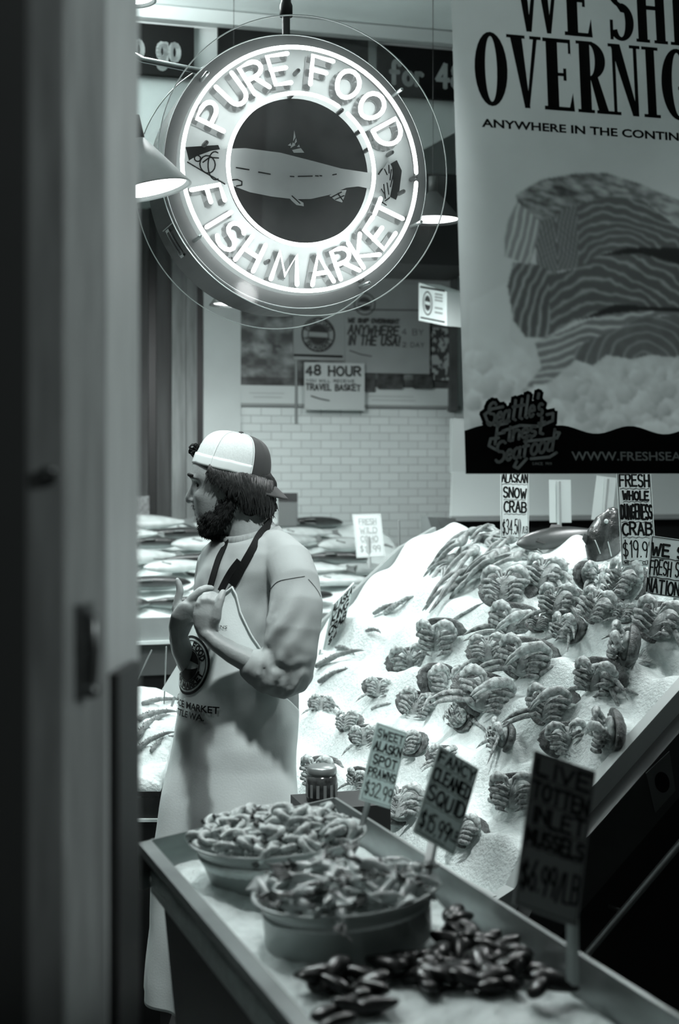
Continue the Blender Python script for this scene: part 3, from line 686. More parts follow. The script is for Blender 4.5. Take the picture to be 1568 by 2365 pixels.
        i0, i1 = np.searchsorted(aa[0], [ax_ - rr_ * 1.2, ax_ + rr_ * 1.2]); j0, j1 = np.searchsorted(bb[:, 0], [ay_ - rr_ * 1.2, ay_ + rr_ * 1.2])
        if i1 <= i0 or j1 <= j0: continue
        A_, B_ = aa[j0:j1, i0:i1], bb[j0:j1, i0:i1]; m_ = inpoly(A_, B_, pl); d_ = ((A_ - ax_) * ri.uniform(-1, .2) - (B_ - ay_)) / rr_
        v_ = ri.uniform(.30, .46) + .13 * d_ + .08 * (fbm(A_ * 90, B_ * 90, k) - .5); sl = img[j0:j1, i0:i1]; sl[m_] = .25 * sl[m_] + .75 * v_[m_]
    def soft(q): return (q + np.roll(q, 1, 0) + np.roll(q, -1, 0) + np.roll(q, 1, 1) + np.roll(q, -1, 1)) / 5
    shade = .78 + .5 * fbm(aa * 11, bb * 11, 77); img = np.where(img < .3, img * shade, img)
    img = soft(soft(img))
    img = np.clip(img * 1.28, .012, .66)
    vs = [tuple(f(a, b, 0)) for a, b in zip(aa.ravel(), bb.ravel())]
    fs = [(j * gx + i, j * gx + i + 1, (j + 1) * gx + i + 1, (j + 1) * gx + i) for j in range(gy - 1) for i in range(gx - 1)]
    pr = MB().add(vs, fs).build('vinyl_sheet', M_print, root); flat = img.ravel(); paint_attr(pr, lambda co: flat)
    # tall condensed slab-serif words
    def slab(mb, ch, x0, x1, y0, y1):
        def q(*p): mb.add([f(x0 + (x1 - x0) * x, y1 + (y0 - y1) * y, .0016) for x, y in p], [tuple(range(len(p)))])
        def rect(a, b, c, d): q((a, b), (c, b), (c, d), (a, d))
        def ring(cx, cy, rx, ry, ix, iy, a0, a1, k=28):
            for i in range(k):
                s, t = R(a0 + (a1 - a0) * i / k), R(a0 + (a1 - a0) * (i + 1) / k)
                q((cx + rx * math.cos(s), cy + ry * math.sin(s)), (cx + rx * math.cos(t), cy + ry * math.sin(t)), (cx + ix * math.cos(t), cy + iy * math.sin(t)), (cx + ix * math.cos(s), cy + iy * math.sin(s)))
        sf = .045
        def stem(a, b, e=.09):
            rect(a, 0, b, 1); rect(a - e, 0, b + e, sf); rect(a - e, 1 - sf, b + e, 1)
        if ch == 'O': ring(.5, .5, .5, .51, .18, .45, 0, 360)
        elif ch == 'G': ring(.5, .5, .5, .51, .18, .45, 38, 325); rect(.62, .1, .95, .46); rect(.5, .42, 1.03, .47); rect(.8, .72, .95, 1)
        elif ch == 'V': q((.08, 1), (.44, 1), (.64, 0), (.48, 0)); q((.80, 1), (.92, 1), (.62, 0), (.53, 0)); rect(-.02, 1 - sf, .54, 1); rect(.68, 1 - sf, 1.03, 1)
        elif ch == 'W':
            for o in (0, .43): q((o + .03, 1), (o + .24, 1), (o + .34, 0), (o + .25, 0))
            q((.47, 1), (.53, 1), (.36, 0), (.27, 0)); q((.90, 1), (.97, 1), (.77, 0), (.69, 0)); rect(-.03, 1 - sf, .3, 1); rect(.40, 1 - sf, .72, 1); rect(.83, 1 - sf, 1.03, 1)
        elif ch == 'E': rect(.1, 0, .47, 1); rect(0, 0, .9, sf * 1.2); rect(0, 1 - sf * 1.2, .88, 1); rect(.4, .48, .72, .525); rect(.64, .42, .74, .59); q((.82, 1), (.9, 1), (.9, .76)); q((.78, 0), (.97, 0), (.93, .26)); rect(.82, .8, .9, 1)
        elif ch == 'R': stem(.1, .44); ring(.42, .735, .5, .265, .17, .22, 90, -90); q((.42, .5), (.66, .52), (1.0, .0), (.68, .0)); rect(.6, 0, 1.05, sf)
        elif ch == 'P': stem(.1, .44); ring(.42, .735, .5, .265, .17, .22, 90, -90)
        elif ch == 'N': rect(.08, 0, .19, 1); q((.02, 1), (.36, 1), (.93, 0), (.72, 0)); rect(.81, 0, .93, 1); rect(-.03, 0, .32, sf); rect(.68, 1 - sf, 1.05, 1); rect(-.05, 1 - sf, .3, 1)
        elif ch == 'I': stem(.25, .75, .22)
        elif ch == 'H': stem(.06, .36, .07); stem(.64, .94, .07); rect(.3, .47, .7, .53)
        elif ch == 'T': rect(.32, 0, .68, 1); rect(.2, 0, .8, sf); rect(0, 1 - sf * 1.2, 1, 1); rect(0, .76, .08, 1); rect(.92, .76, 1, 1)
        elif ch == 'S':
            ring(.5, .74, .48, .27, .17, .215, 30, 265); ring(.5, .26, .5, .27, .17, .215, 85, -150)
            q((.36, .56), (.12, .62), (.5, .40), (.86, .38), (.62, .5)); rect(.78, .72, .9, 1); rect(.08, 0, .2, .28)
    def word(name, letters, yt, yb, row):
        mb = MB(); b_t, b_b = bl(1134, yt)[1], bl(1134, yb)[1]
        for ch, p0, p1 in letters: slab(mb, ch, bl(p0, row)[0], bl(p1, row)[0], b_t, b_b)
        mb.build(name, M_bink, root, smooth=False)
    word('overnight_lettering', [('O', 1096, 1172), ('V', 1173, 1249), ('E', 1255, 1326), ('R', 1331, 1404), ('N', 1409, 1476), ('I', 1482, 1522), ('G', 1526, 1602), ('H', 1610, 1690), ('T', 1695, 1765)], 76, 244, 180)
    word('we_ship_lettering', [('W', 1186, 1296), ('E', 1302, 1368), ('S', 1402, 1462), ('H', 1467, 1538), ('I', 1544, 1582), ('P', 1588, 1655)], -100, 66, 40)
    mb = MB(); (a, b) = bl(1112, 294); b2 = bl(1112, 274)[1]; e = bl(1566, 305)[0]
    fb = lambda x, y, l: f(x, -y, l)
    put_font(mb, 'ANYWHERE IN THE CONTIN', a, e, -b, -b2, fb, .0016, .03)
    mb.build('small_lettering', M_bink, root, smooth=False)
    # dark wavy band at the foot
    pts = [(0, bl(1075, 1002)[1])]
    for i in range(81):
        a = WD * i / 80; pts.append((a, bl(1300, 992)[1] + .0085 * math.cos((a - bl(1375, 990)[0]) / bl(1375 + 113, 990)[0] * 2 * PI * 2.55) ))
    pts = [(a, min(b, H)) for a, b in pts[1:]]
    mb = MB(); top = [f(a, b, .0016) for a, b in pts]; bot = [f(a, H - .0005, .0016) for a, b in pts]
    mb.add(top + bot, [(i, i + 1, 82 + i - 0 - 1 + 1, 81 + i) for i in range(80)])
    mb.build('wave_band', M_bink, root, smooth=False)
    mb = MB(); a, b = bl(1319, 1064); b2 = bl(1319, 1043)[1]; put_font(mb, 'WWW.FRESHSEA', a, bl(1572, 1060)[0], -b, -b2, fb, .0022, .012)
    mb.build('web_lettering', M_bw, root, smooth=False)
    # script badge
    def scr(text, p0, p1, hpx):
        (a0, y0), (a1, y1) = bl(*p0), bl(*p1); h = hpx * .00089; out = []
        for pl in strokes(text, 0, 1, 0, 1, slant=0, gap=.12):
            out.append([(a0 + (a1 - a0) * x + .18 * h * y, -(y0 + (y1 - y0) * x) + h * y) for x, y in pl])
        return out
    S1 = scr("Seattle's", (1122, 984), (1250, 958), 52) + scr('Finest', (1142, 1026), (1254, 1002), 44) + scr('Seafood', (1142, 1070), (1274, 1040), 48)
    sw = lambda pts: [(bl(*p)[0], -bl(*p)[1]) for p in pts]
    S1 += [sw([(1150, 985), (1125, 975), (1118, 958), (1135, 945), (1160, 940)]), sw([(1160, 996), (1200, 983), (1245, 985), (1275, 972), (1276, 955), (1262, 958)]), sw([(1146, 1040), (1128, 1030), (1132, 1014), (1150, 1012)]),
           sw([(1210, 1020), (1250, 1016), (1285, 1012), (1291, 1000), (1280, 998)]), sw([(1215, 1060), (1195, 1082), (1186, 1078), (1192, 1066)]), sw([(1225, 1060), (1268, 1056), (1284, 1046)])]
    mb = MB(); [mb.ribbon(pl, .021, fb, .0019) for pl in S1]; o1 = mb.build('badge_outline', M_bink, root, smooth=False)
    mb = MB(); [mb.ribbon(pl, .0062, fb, .0026) for pl in S1]
    for pl in strokes('SINCE 1911', bl(1228, 1070)[0], bl(1272, 1070)[0], -bl(1228, 1074)[1], .005): mb.ribbon(pl, .0009, fb, .0026, cap=False)
    mb.build('badge_script', M_bw, root, smooth=False)
    # hem bar and hanging cords
    MB().tube([f(-.002, TOP, -.004), f(WD, TOP, -.004)], .009, 10).build('top_bar', M_steel, root)
    mb = MB()
    for a in (.12, WD - .12):
        p = f(a, TOP, -.004); mb.tube([p, Vector((p.x, p.y, CEIL))], .002, 6)
    mb.build('hanging_cords', M_black, root)
banner()

# ------------------------------------------------------------------ notices and pictures on the back wall
def wall_notices():
    def grid_print(px0, px1, py0, py1, off, name, fn, parent, nx=120, ny=80):
        a, b, c = W(px0, py0, off), W(px1, py0, off), W(px0, py1, off); zt = (W(px0, py0, off).z + W(px1, py0, off).z) / 2; zb = (W(px0, py1, off).z + W(px1, py1, off).z) / 2
        vs = []; x, y = np.meshgrid(np.linspace(0, 1, nx), np.linspace(0, 1, ny)); wd = (b - a).length
        for i, j in zip(x.ravel(), y.ravel()): q = a + U * wd * i; vs.append((q.x, q.y, zt + (zb - zt) * j))
        fs = [(j * nx + i, (j + 1) * nx + i, (j + 1) * nx + i + 1, j * nx + i + 1) for j in range(ny - 1) for i in range(nx - 1)]
        o = MB().add(vs, fs).build(name, mat('wall_print', .4, .5, attr='Col'), parent); v = fn(x.ravel(), y.ravel()); paint_attr(o, lambda co: v); return o
    fw = lambda px, py, off: (lambda o: (lambda x, y, l: o + U * x + Z * y - N * l))(W(px, py, off))
    k = lambda px: px / FPX * 7.0
    # long photograph board with a white caption strip
    r = empty('photo_board', W(790, 934, .0), 'long harbour photograph board with white caption strip on the back wall', 'picture')
    q = wall_rect(525, 1040, 655, 934, .02, .018, 'board', mat('photo_paper', .6, .5), r)
    def land(x, y):
        n = fbm(x * 14, y * 7, 41); n2 = fbm(x * 40, y * 22, 44)
        v = .10 + .34 * np.clip((n - .40) * 3, 0, 1) * (.5 + n2) + .16 * np.exp(-((y - .55) / .07) ** 2) * (n2 > .42)
        return np.clip(np.where(y > .9, v * .45, v) * .6, .01, .6)
    grid_print(526, 1039, 700, 893, .022, 'harbour_print', land, r, 200, 90)
    mb = MB(); f = fw(526, 920, .023)
    for x0, x1, y in ((50, 130, 13), (60, 125, 4), (330, 440, 10), (340, 445, 1)):
        rn = random.Random(x0); t = ''.join(rn.choice('ENAORST ILHC') for _ in range(0)) 
        mb.ribbon([(k(x0), k(y)), (k(x1), k(y))], .004, f)
    mb.build('caption_lines', mat('caption_ink', .42, .6), r, smooth=False)
    M_logo = mat('logo_ink', .03, .6)
    def logo(parent, px, py, off, rpx, m1, squash=1.0, fcn=None, words=True):
        f = fcn or fw(px, py, off); s = k(rpx); mb = MB(); rr = lambda rad, n=40: [(rad * squash * math.cos(2 * PI * i / n), rad * math.sin(2 * PI * i / n)) for i in range(n + 1)]
        mb.ribbon(rr(s * .95), s * .10, f, .001, cap=False); mb.ribbon(rr(s * .60), s * .05, f, .001, cap=False)
        top = [(s * .56 * squash * math.cos(R(a)), s * .56 * math.sin(R(a))) for a in range(12, 169, 8)]; bot = [(s * .56 * squash * math.cos(R(a)), s * .56 * math.sin(R(a))) for a in range(192, 349, 8)]
        for pl in (top, bot): mb.add([f(x, y, .001) for x, y in pl], [tuple(range(len(pl)))])
        if words:
            for pl in ring_text('PURE FOOD'.replace(' ', ''), [155, 138, 121, 104, 76, 59, 42, 25], s * .66, s * .22, s * .26, False) + ring_text('FISHMARKET', [200, 213, 222, 234, 258, 276, 292, 308, 323, 338], s * .66, s * .22, s * .26, True):
                mb.ribbon([(x * squash, y) for x, y in pl], s * .055, f, .001, cap=False)
        return mb.build('round_logo', m1, parent, smooth=False)
    # board with the round logo
    r = empty('logo_board', W(735, 818, .03), 'grey board with round fish logo, left of the Anywhere notice', 'sign')
    wall_rect(678, 796, 690, 832, .04, .012, 'board', M_greyboard, r); logo(r, 735, 773, .042, 40, M_logo)
    mb = MB(); f = fw(680, 820, .042); mb.ribbon([(0, 0), (k(112), k(-1))], k(5), f); mb.build('rule', M_ink, r, smooth=False)
    # anywhere in the usa
    r = empty('shipping_notice', W(880, 862, .03), 'grey notice lettered Anywhere in the USA on the back wall', 'sign')
    wall_rect(797, 992, 655, 862, .055, .012, 'board', M_greyboard, r)
    mb = MB(); f = fw(800, 862, .058); rn = random.Random(3)
    for t, x0, x1, y, h, wd in (('WE SHIP OVERNIGHT', 4, 126, 117, 9, 3.4), ('ANYWHERE', 4, 124, 90, 20, 4.6), ('IN THE USA!', 4, 126, 66, 20, 4.6)):
        for pl in strokes(t, k(x0), k(x1), k(y), k(h), .04, .15, rnd=rn): mb.ribbon(pl, k(wd), f)
    for pl in strokes('4 BY', k(134), k(186), k(92), k(13)) + strokes('2 DAY', k(136), k(188), k(64), k(10)): mb.ribbon(pl, k(1.6), f)
    mb.ribbon([(0, k(146)), (k(190), k(150))], k(3), f); mb.ribbon([(k(8), k(52)), (k(34), k(44)), (k(60), k(40))], k(2.5), f)
    mb.build('lettering', mat('notice_ink', .07, .6), r, smooth=False)
    logo(r, 842, 702, .058, 26, M_logo, words=False)
    # 48 hour card
    r = empty('travel_card', W(770, 945, .03), 'handwritten card reading 48 Hour Travel Basket on the back wall', 'sign')
    wall_rect(703, 842, 838, 947, .075, .006, 'card', mat('travel_card_paper', .5, .6), r)
    mb = MB(); f = fw(703, 947, .078)
    for t, x0, x1, y, h, wd in (('48 HOUR', 4, 132, 80, 20, 5), ('YOU WILL RECEIVE', 4, 118, 64, 6, 1.4), ('TRAVEL BASKET', 4, 132, 46, 13, 3.4)):
        for pl in strokes(t, k(x0), k(x1), k(y), k(h), .05, rnd=rn): mb.ribbon(pl, k(wd), f)
    mb.ribbon([(k(16), k(32)), (k(36), k(26)), (k(58), k(22))], k(3), f)
    mb.build('lettering', mat('notice_ink', .07, .6), r, smooth=False)
    MB().tube([W(684, 800, .03), W(684, 975, .03)], .006, 8).build('hanging_strip', M_grey, r)
    # small pictures hung low on the photograph board
    for px0, px1, py0, py1, lb in ((838, 866, 862, 904, 'small card between the travel card and the dark picture'), (874, 930, 862, 898, 'small dark picture under the shipping notice'), (956, 1000, 868, 898, 'small dark picture beside the brown post')):
        r = empty('small_picture', W((px0 + px1) / 2, py1, .03), lb, 'picture', 'small pictures on the photo board')
        wall_rect(px0, px1, py0, py1, .04, .01, 'card', mat('small_picture', .07, .5, var=.7, scale=25), r)
    r = empty('crowd_picture', W(1015, 880, .03), 'dark mottled picture at the right end of the photo board', 'picture')
    wall_rect(993, 1039, 755, 880, .03, .01, 'backing', M_dark, r)
    grid_print(994, 1038, 757, 878, .033, 'picture_print', lambda x, y: np.where(fbm(x * 6, y * 12, 60) > .52, .4, .05), r, 50, 100)
    # gift carton on its bracket
    a = W(967, 748, .62); r = empty('logo_carton', a, 'white carton with round logo hung in front of the shipping notice', 'box')
    p = [P(967, 653, 6.1), P(1032, 674, 5.95), P(1032, 753, 5.95), P(967, 740, 6.1)]
    n1 = (p[1] - p[0]).cross(p[2] - p[1]).normalized()
    if n1.y < 0: n1 = -n1
    MB().prism(p, n1 * .12).build('carton', M_white, r, smooth=False)
    o = p[3]; ex = (p[2] - p[3]); wd = ex.length; ex.normalize(); ey = (p[0] - p[3]); ht = ey.length; ey.normalize()
    f = lambda x, y, l: o + ex * x + ey * y - n1 * (l + .001)
    mb = MB(); mb.ribbon([(wd * .08, ht * .9), (wd * .92, ht * .9)], ht * .05, f); mb.build('stripe', M_ink, r, smooth=False); mb = MB(); mb.ribbon([(wd * .08, ht * .09), (wd * .92, ht * .09)], ht * .04, f); mb.build('stripe', M_ink, r, smooth=False)
    fc = lambda x, y, l: f(wd * .33 + x, ht * .5 + y, l); logo(r, 0, 0, 0, 24, M_logo, .62, fc, False)
    mb = MB(); [mb.ribbon([(wd * .6, ht * y), (wd * .84, ht * y)], ht * .05, f) for y in (.78, .7, .62, .42, .3)]; mb.build('print_lines', M_grey, r, smooth=False)
wall_notices()
# ------------------------------------------------------------------ the sloping crab display
KB = Vector((.358, 3.217, 0)); D1 = Vector((-.462, .887, 0)); D2 = Vector((.887, .462, 0)); SMAX = 1.82
def zi(t):
    if t < .05: return .70 + max(t, -.05) * 1.2
    if t < .80: return .76 + .80 * (t - .05)
    e = t - .80; return 1.36 + .80 * e - 2.2 * e * e if e < .28 else 1.36 + .80 * .28 - 2.2 * .0784 - .5 * (e - .28)
MOUNDS = []
def lump(s, t):
    e = min(1, max(0, (t + .02) / .08))
    md = 0.0
    for ms, mt, mr in MOUNDS:
        q = ((s - ms) ** 2 + (t - mt) ** 2) / (mr * mr)
        if q < 6: md = max(md, .030 * math.exp(-q))
    return md * e + e * (.034 * noise.noise(Vector((s * 6, t * 6, 3))) + .014 * noise.noise(Vector((s * 15, t * 15, 7))) + .017 * math.sin(2 * PI * (t / .155 + .5 * noise.noise(Vector((s * 3, t * 2, 1))))))
def bedp(s, t, up=0.0): q = KB + D1 * s + D2 * t; q.z = zi(t) + lump(s, t) + up; return q
def bed_st(p): q = p - KB; return q.dot(D1), q.dot(D2)
def bed_hit(px, py):
    lo = 2.5; d = lo
    while d < 6.5:
        p = P(px, py, d); s, t = bed_st(p)
        if -.03 <= s and t > -.02 and p.z < zi(t) + lump(s, t): return p
        d += .004
    return P(px, py, 4.5)
# px, py, width px, yaw off the aisle direction, roll, lean, label
CRABS = [
 (1170, 1352, 118, 4, -4, 18, 'large dungeness crab below the snow crab sign, shell rim showing'), (1268, 1322, 112, -14, 4, 22, 'pale dungeness crab under the counter stake, right of the snow crab sign'),
 (1362, 1322, 88, 70, 0, 10, 'half iced dungeness crab below the big dark fish'), (1452, 1338, 120, -20, 6, 24, 'dungeness crab directly under the fresh whole crab sign'),
 (1296, 1384, 104, -30, 8, 25, 'dungeness crab lying between the pale crab and the iced crab'), (1388, 1398, 104, 0, 4, 20, 'dungeness crab in the row below the iced crab'),
 (1530, 1428, 132, 10, -2, 14, 'dungeness crab at the frame edge under the nationwide sign'), (1192, 1432, 124, -10, 8, 16, 'dungeness crab just beneath the large crab by the snow crab sign'),
 (1018, 1462, 108, 14, -3, 6, 'dungeness crab nearest the snow crab legs, back of shell upright'), (1312, 1448, 92, -26, 5, 30, 'low dungeness crab sunk in ice in the middle of the heap'),
 (1446, 1482, 112, -75, 18, 10, 'dungeness crab turned edge on with a dark arched shell'), (1128, 1496, 90, 14, -6, 20, 'dungeness crab left of the widest crab pair'),
 (1218, 1512, 132, -6, 3, 14, 'wide dungeness crab in the centre with neatly stacked legs'), (944, 1522, 92, 18, -8, 24, 'dungeness crab above the lone small iced crab, left side of the heap'),
 (1018, 1566, 108, 64, 8, 8, 'dungeness crab beside the claw raised high, shell towards the aisle'), (1120, 1592, 136, -4, 6, 12, 'largest central dungeness crab with long claw crossing its face'),
 (1385, 1556, 116, -28, 10, 10, 'dungeness crab with dark shell edge near the white case side'), (1276, 1622, 122, -8, 6, 16, 'dungeness crab left of the dark edged crab beside the case'),
 (962, 1622, 86, 24, 10, 20, 'small round dungeness crab alone on a snowy patch, left centre'), (872, 1584, 62, 10, 0, 24, 'small iced dungeness crab right of the man elbow'),
 (1062, 1652, 74, -20, 14, 30, 'half buried dungeness crab behind the squid sign row'), (1160, 1694, 92, -60, 4, 20, 'dungeness crab with a square pale shell flap'),
 (1408, 1680, 118, -66, 16, 6, 'dungeness crab touching the case side, dark shell arch behind'), (1306, 1700, 104, 6, -4, 26, 'flattened dungeness crab above the live shellfish sign'),
 (742, 1622, 54, 20, 0, 26, 'tiny half buried crab at the man sleeve'), (806, 1664, 62, 8, -6, 20, 'small crab with spiky claws above the prawn sign'), (842, 1694, 66, 2, 4, 14, 'small crab touching the top edge of the prawn sign'),
 (952, 1712, 76, -10, -4, 18, 'dungeness crab between prawn sign and squid sign'), (742, 1776, 96, 6, -6, 12, 'dungeness crab beside the apron above the jar'), (832, 1792, 62, 0, 0, 10, 'dark crab half hidden by the left of the prawn sign'),
 (1192, 1822, 118, -12, 2, 14, 'dungeness crab left of the dark live shellfish sign'), (934, 1852, 116, 8, -3, 24, 'dungeness crab between the prawn and squid signs, near the bowls'), (1024, 1742, 70, 14, 4, 14, 'dungeness crab peeping behind the top of the squid sign'),
 (1078, 1912, 100, -8, 4, 18, 'dungeness crab behind the lower right of the squid sign'), (1448, 1416, 62, -34, 6, 26, 'small iced crab left of the frame edge crab'), (1246, 1436, 58, 24, 12, 34, 'loose pale crab piece between two crab rows')]
for _s, _t in [bed_st(bed_hit(_c[0], _c[1] + _c[2] * .5)) for _c in CRABS]: MOUNDS.append((_s, _t, .055))
M_ice = mat('crushed_ice', .82, .55, var=.10, scale=45, bump=.55, bscale=120, sss=0)
def ice_mesh(name, fn, nu, nv, parent=None):
    vs = [fn(i / nu, j / nv) for j in range(nv + 1) for i in range(nu + 1)]
    fs = [(j * (nu + 1) + i, j * (nu + 1) + i + 1, (j + 1) * (nu + 1) + i + 1, (j + 1) * (nu + 1) + i) for j in range(nv) for i in range(nu)]
    # close the heap downwards so that it is a solid body
    rim = [i for i in range(nu + 1)] + [j * (nu + 1) + nu for j in range(1, nv + 1)] + [nv * (nu + 1) + i for i in range(nu - 1, -1, -1)] + [j * (nu + 1) for j in range(nv - 1, 0, -1)]
    k = len(vs); low = min(v[2] for v in vs) - .03; vs += [Vector((vs[i][0], vs[i][1], low)) for i in rim]; n = len(rim)
    fs += [(rim[i], k + i, k + (i + 1) % n, rim[(i + 1) % n]) for i in range(n)] + [tuple(range(k, k + n))[::-1]]
    o = MB().add(vs, fs).build(name, M_ice, parent); fix_normals(o); return o
def display_case():
    ice = ice_mesh('crushed_ice', lambda u, v: bedp(-.02 + (SMAX + .02) * u, -.02 + 1.2 * v), 230, 150)
    tag(ice, 'sloping heap of crushed ice under the crabs', 'ice', kind='stuff')
    r = empty('display_case', KB + D2 * .5 + D1 * .9, 'slanted white and black display case holding the crab ice', 'display case')
    ts = [-.06, -.03, .0, .05, .2, .4, .6, .8, .95, 1.1, 1.25]
    edge = lambda t: zi(max(t, .0)) + (.035 if t > .02 else .0 + (t + .06) * .4)
    s0 = -.03
    def face(s, pts, ext, m, nm):
        poly = [KB + D1 * s + D2 * t + Z * z for t, z in pts]; return MB().prism(poly, ext).build(nm, m, r, smooth=False)
    up = [(t, edge(t)) for t in ts]
    M_side = mat('case_side', .50, .35, var=.1, scale=5); M_outer = mat('case_outer', .06, .35, var=.2, scale=4)
    o = face(s0, up + [(1.25, edge(1.25) - .30), (.0, .45), (-.06, .45)], -D1 * .035, M_side, 'side_wall')
    # sloping grey apron board outside it
    low = [(t, edge(t) - .055) for t in ts]
    face(s0 - .035, low + [(t, edge(t) - .205) for t in reversed(ts)], -D1 * .05, M_outer, 'outer_board')
    face(s0 - .035, [(t, edge(t) - .205) for t in ts] + [(1.25, .02), (-.06, .02)], -D1 * .02, M_black, 'black_skirt')
    MB().tube([KB + D1 * (s0 - .10) + D2 * t + Z * (edge(t) - .30) for t in ts[2:]], .009, 10).build('rail', M_steel, r)
    for t in (.25, .75, 1.15):
        MB().tube([KB + D1 * (s0 - .10) + D2 * t + Z * (edge(t) - .30), KB + D1 * (s0 - .05) + D2 * t + Z * (edge(t) - .30)], .006, 8).build('rail_bracket', M_steel, r)
    # front board, far board, back board
    MB().box(KB + D1 * (SMAX / 2) - D2 * .04 + Z * .64, (.02, SMAX + .1, .14), (D2, D1, Z)).build('front_board', M_side, r, smooth=False)
    MB().box(KB + D1 * (SMAX / 2) - D2 * .035 + Z * .295, (.02, SMAX + .08, .55), (D2, D1, Z)).build('front_skirt', M_black, r, smooth=False)
    o = face(SMAX + .005, [(t, edge(t) - .02) for t in ts[2:9]] + [(1.0, .02), (.0, .02)], D1 * .02, mat('case_far', .30, .4), 'far_board')
    # small sticker on the outer board
    nf = -D1; b0 = KB + D1 * (s0 - .0855)
    q = lambda px, py, l=0: on_plane(px, py, b0 + nf * (.002 + l), nf)
    pl = [q(1546, 1735), q(1560, 1826), q(1513, 1878), q(1492, 1786)]
    st = empty('sticker', pl[2], 'small tilted logo sticker on the outside of the crab case', 'sticker')
    MB().prism(pl, -nf * .0015).build('paper', mat('sticker_paper', .13, .5), st, smooth=False)
    c = (pl[0] + pl[1] + pl[2] + pl[3]) / 4; ex = ((pl[0] - pl[3]) * .5).normalized(); ey = nf.cross(ex).normalized()
    MB().add([c + nf * .002 + ex * .02 * math.cos(i * PI / 12) + ey * .026 * math.sin(i * PI / 12) for i in range(24)], [tuple(range(24))]).build('logo', M_ink, st, smooth=False)
display_case()

# ------------------------------------------------------------------ white counter behind the crabs
def back_counter():
    a = P(1042, HOR, 6.25); r = empty('back_counter', Vector((a.x + .8, a.y + .3, 0)), 'white splash counter with dark gap behind the crab display', 'counter')
    b = Vector((a.x, a.y, 0)); L = 1.9
    def bx(x0, x1, y0, y1, z0, z1, nm, m): return MB().box(b + U * (x0 + x1) / 2 + N * (y0 + y1) / 2 + Z * (z0 + z1) / 2, (x1 - x0, y1 - y0, z1 - z0), (U, N, Z)).build(nm, m, r, smooth=False)
    z = lambda py: EYE - (py - HOR) / FPX * 6.25
    bx(0, L, 0, .03, z(1204), z(1192), 'ledge', M_greyboard)
    MB().prism([b + Z * z(1192), b + U * .12 + N * .3 + Z * z(1090), b + U * (L) + N * .3 + Z * z(1090), b + U * L + Z * z(1192)], N * .02).build('splash_panel', mat('splash_white', .50, .5), r, smooth=False)
    bx(.12, L, .31, .34, z(1092), z(960), 'upper_panel', mat('splash_white', .50, .5))
    bx(0.02, L, .03, .06, .02, z(1204), 'dark_gap', M_black)
    bx(-.02, .0, -.05, .35, .0, z(1196), 'end_panel', M_grey)
back_counter()
def dark_bracket():
    a = P(1012, 1195, 5.9); r = MB().prism([P(1010, 1196, 5.9), P(1052, 1197, 5.9), P(1060, 1250, 5.9), P(1030, 1252, 5.9)], N * .12).build('scale_box', mat('scale_grey', .10, .5, var=.2), None, smooth=False)
    tag(r, 'dark wedge shaped box at the end of the fish counter', 'box')
dark_bracket()

# ------------------------------------------------------------------ fish counter at the back left
FC = P(400, HOR, 5.55); FC.z = 0
def fcp(x, y, z): q = FC + U * x + N * y; q.z = z; return q
def fz(y): return 1.09 + .335 * min(max(y, 0), 1.0)
def flump(x, y): return .022 * noise.noise(Vector((x * 7, y * 7, 9))) + .012 * noise.noise(Vector((x * 18, y * 18, 4)))
def fish_counter():
    r = empty('fish_counter', fcp(.4, .5, 0), 'long grey fish counter with white edge trim along the back', 'counter')
    def bx(x0, x1, y0, y1, z0, z1, nm, m): return MB().box(fcp((x0 + x1) / 2, (y0 + y1) / 2, (z0 + z1) / 2), (x1 - x0, y1 - y0, z1 - z0), (U, N, Z)).build(nm, m, r, smooth=False)
    x0, x1 = -1.1, 1.16
    bx(x0, x1, -.03, .0, .99, 1.085, 'front_lip', mat('counter_lip', .30, .45, var=.2, scale=5))
    bx(x0, x1, -.045, -.028, .985, .998, 'white_trim', mat('white_trim_paint', .85, .4))
    bx(x0, x1, .0, .02, .86, .985, 'fascia_panel', mat('counter_mid', .17, .5, var=.15, scale=4))
    bx(x0, x1, .02, .05, .0, .86, 'base_panel', M_black)
    bx(x1, x1 + .02, .0, 1.0, .0, 1.05, 'end_panel', M_grey)
    gd = MB().box(fcp((x0 + .02) / 2 - .0, 1.04, 1.475), ((.0 - x0) + .1, .008, .13), (U, N, Z)).build('glass_guard', clear('guard_glass', .10, .16), r, smooth=False)
    ice = ice_mesh('fish_ice', lambda u, v: fcp(x0 + (x1 - x0) * u, .0 + 1.0 * v, fz(v) + flump(x0 + (x1 - x0) * u, v) - .03), 110, 60)
    tag(ice, 'bed of crushed ice under the whole fish on the back counter', 'ice', kind='stuff')
fish_counter()
r = empty('register_box', W(663, 1204, .3), 'grey box with dark top standing behind the cap visor', 'box')
a, b = P(642, 1205, 6.55), P(686, 1205, 6.55)
MB().box(Vector(((a.x + b.x) / 2, 6.6, (P(0, 1160, 6.55).z + P(0, 1215, 6.55).z) / 2)), (b.x - a.x, .08, (1215 - 1160) / FPX * 6.55)).build('case', mat('box_grey', .17, .5), r, smooth=False)
MB().box(Vector(((a.x + b.x) / 2, 6.6, P(0, 1149, 6.55).z)), (b.x - a.x, .081, 20 / FPX * 6.55)).build('lid', M_dark, r, smooth=False)

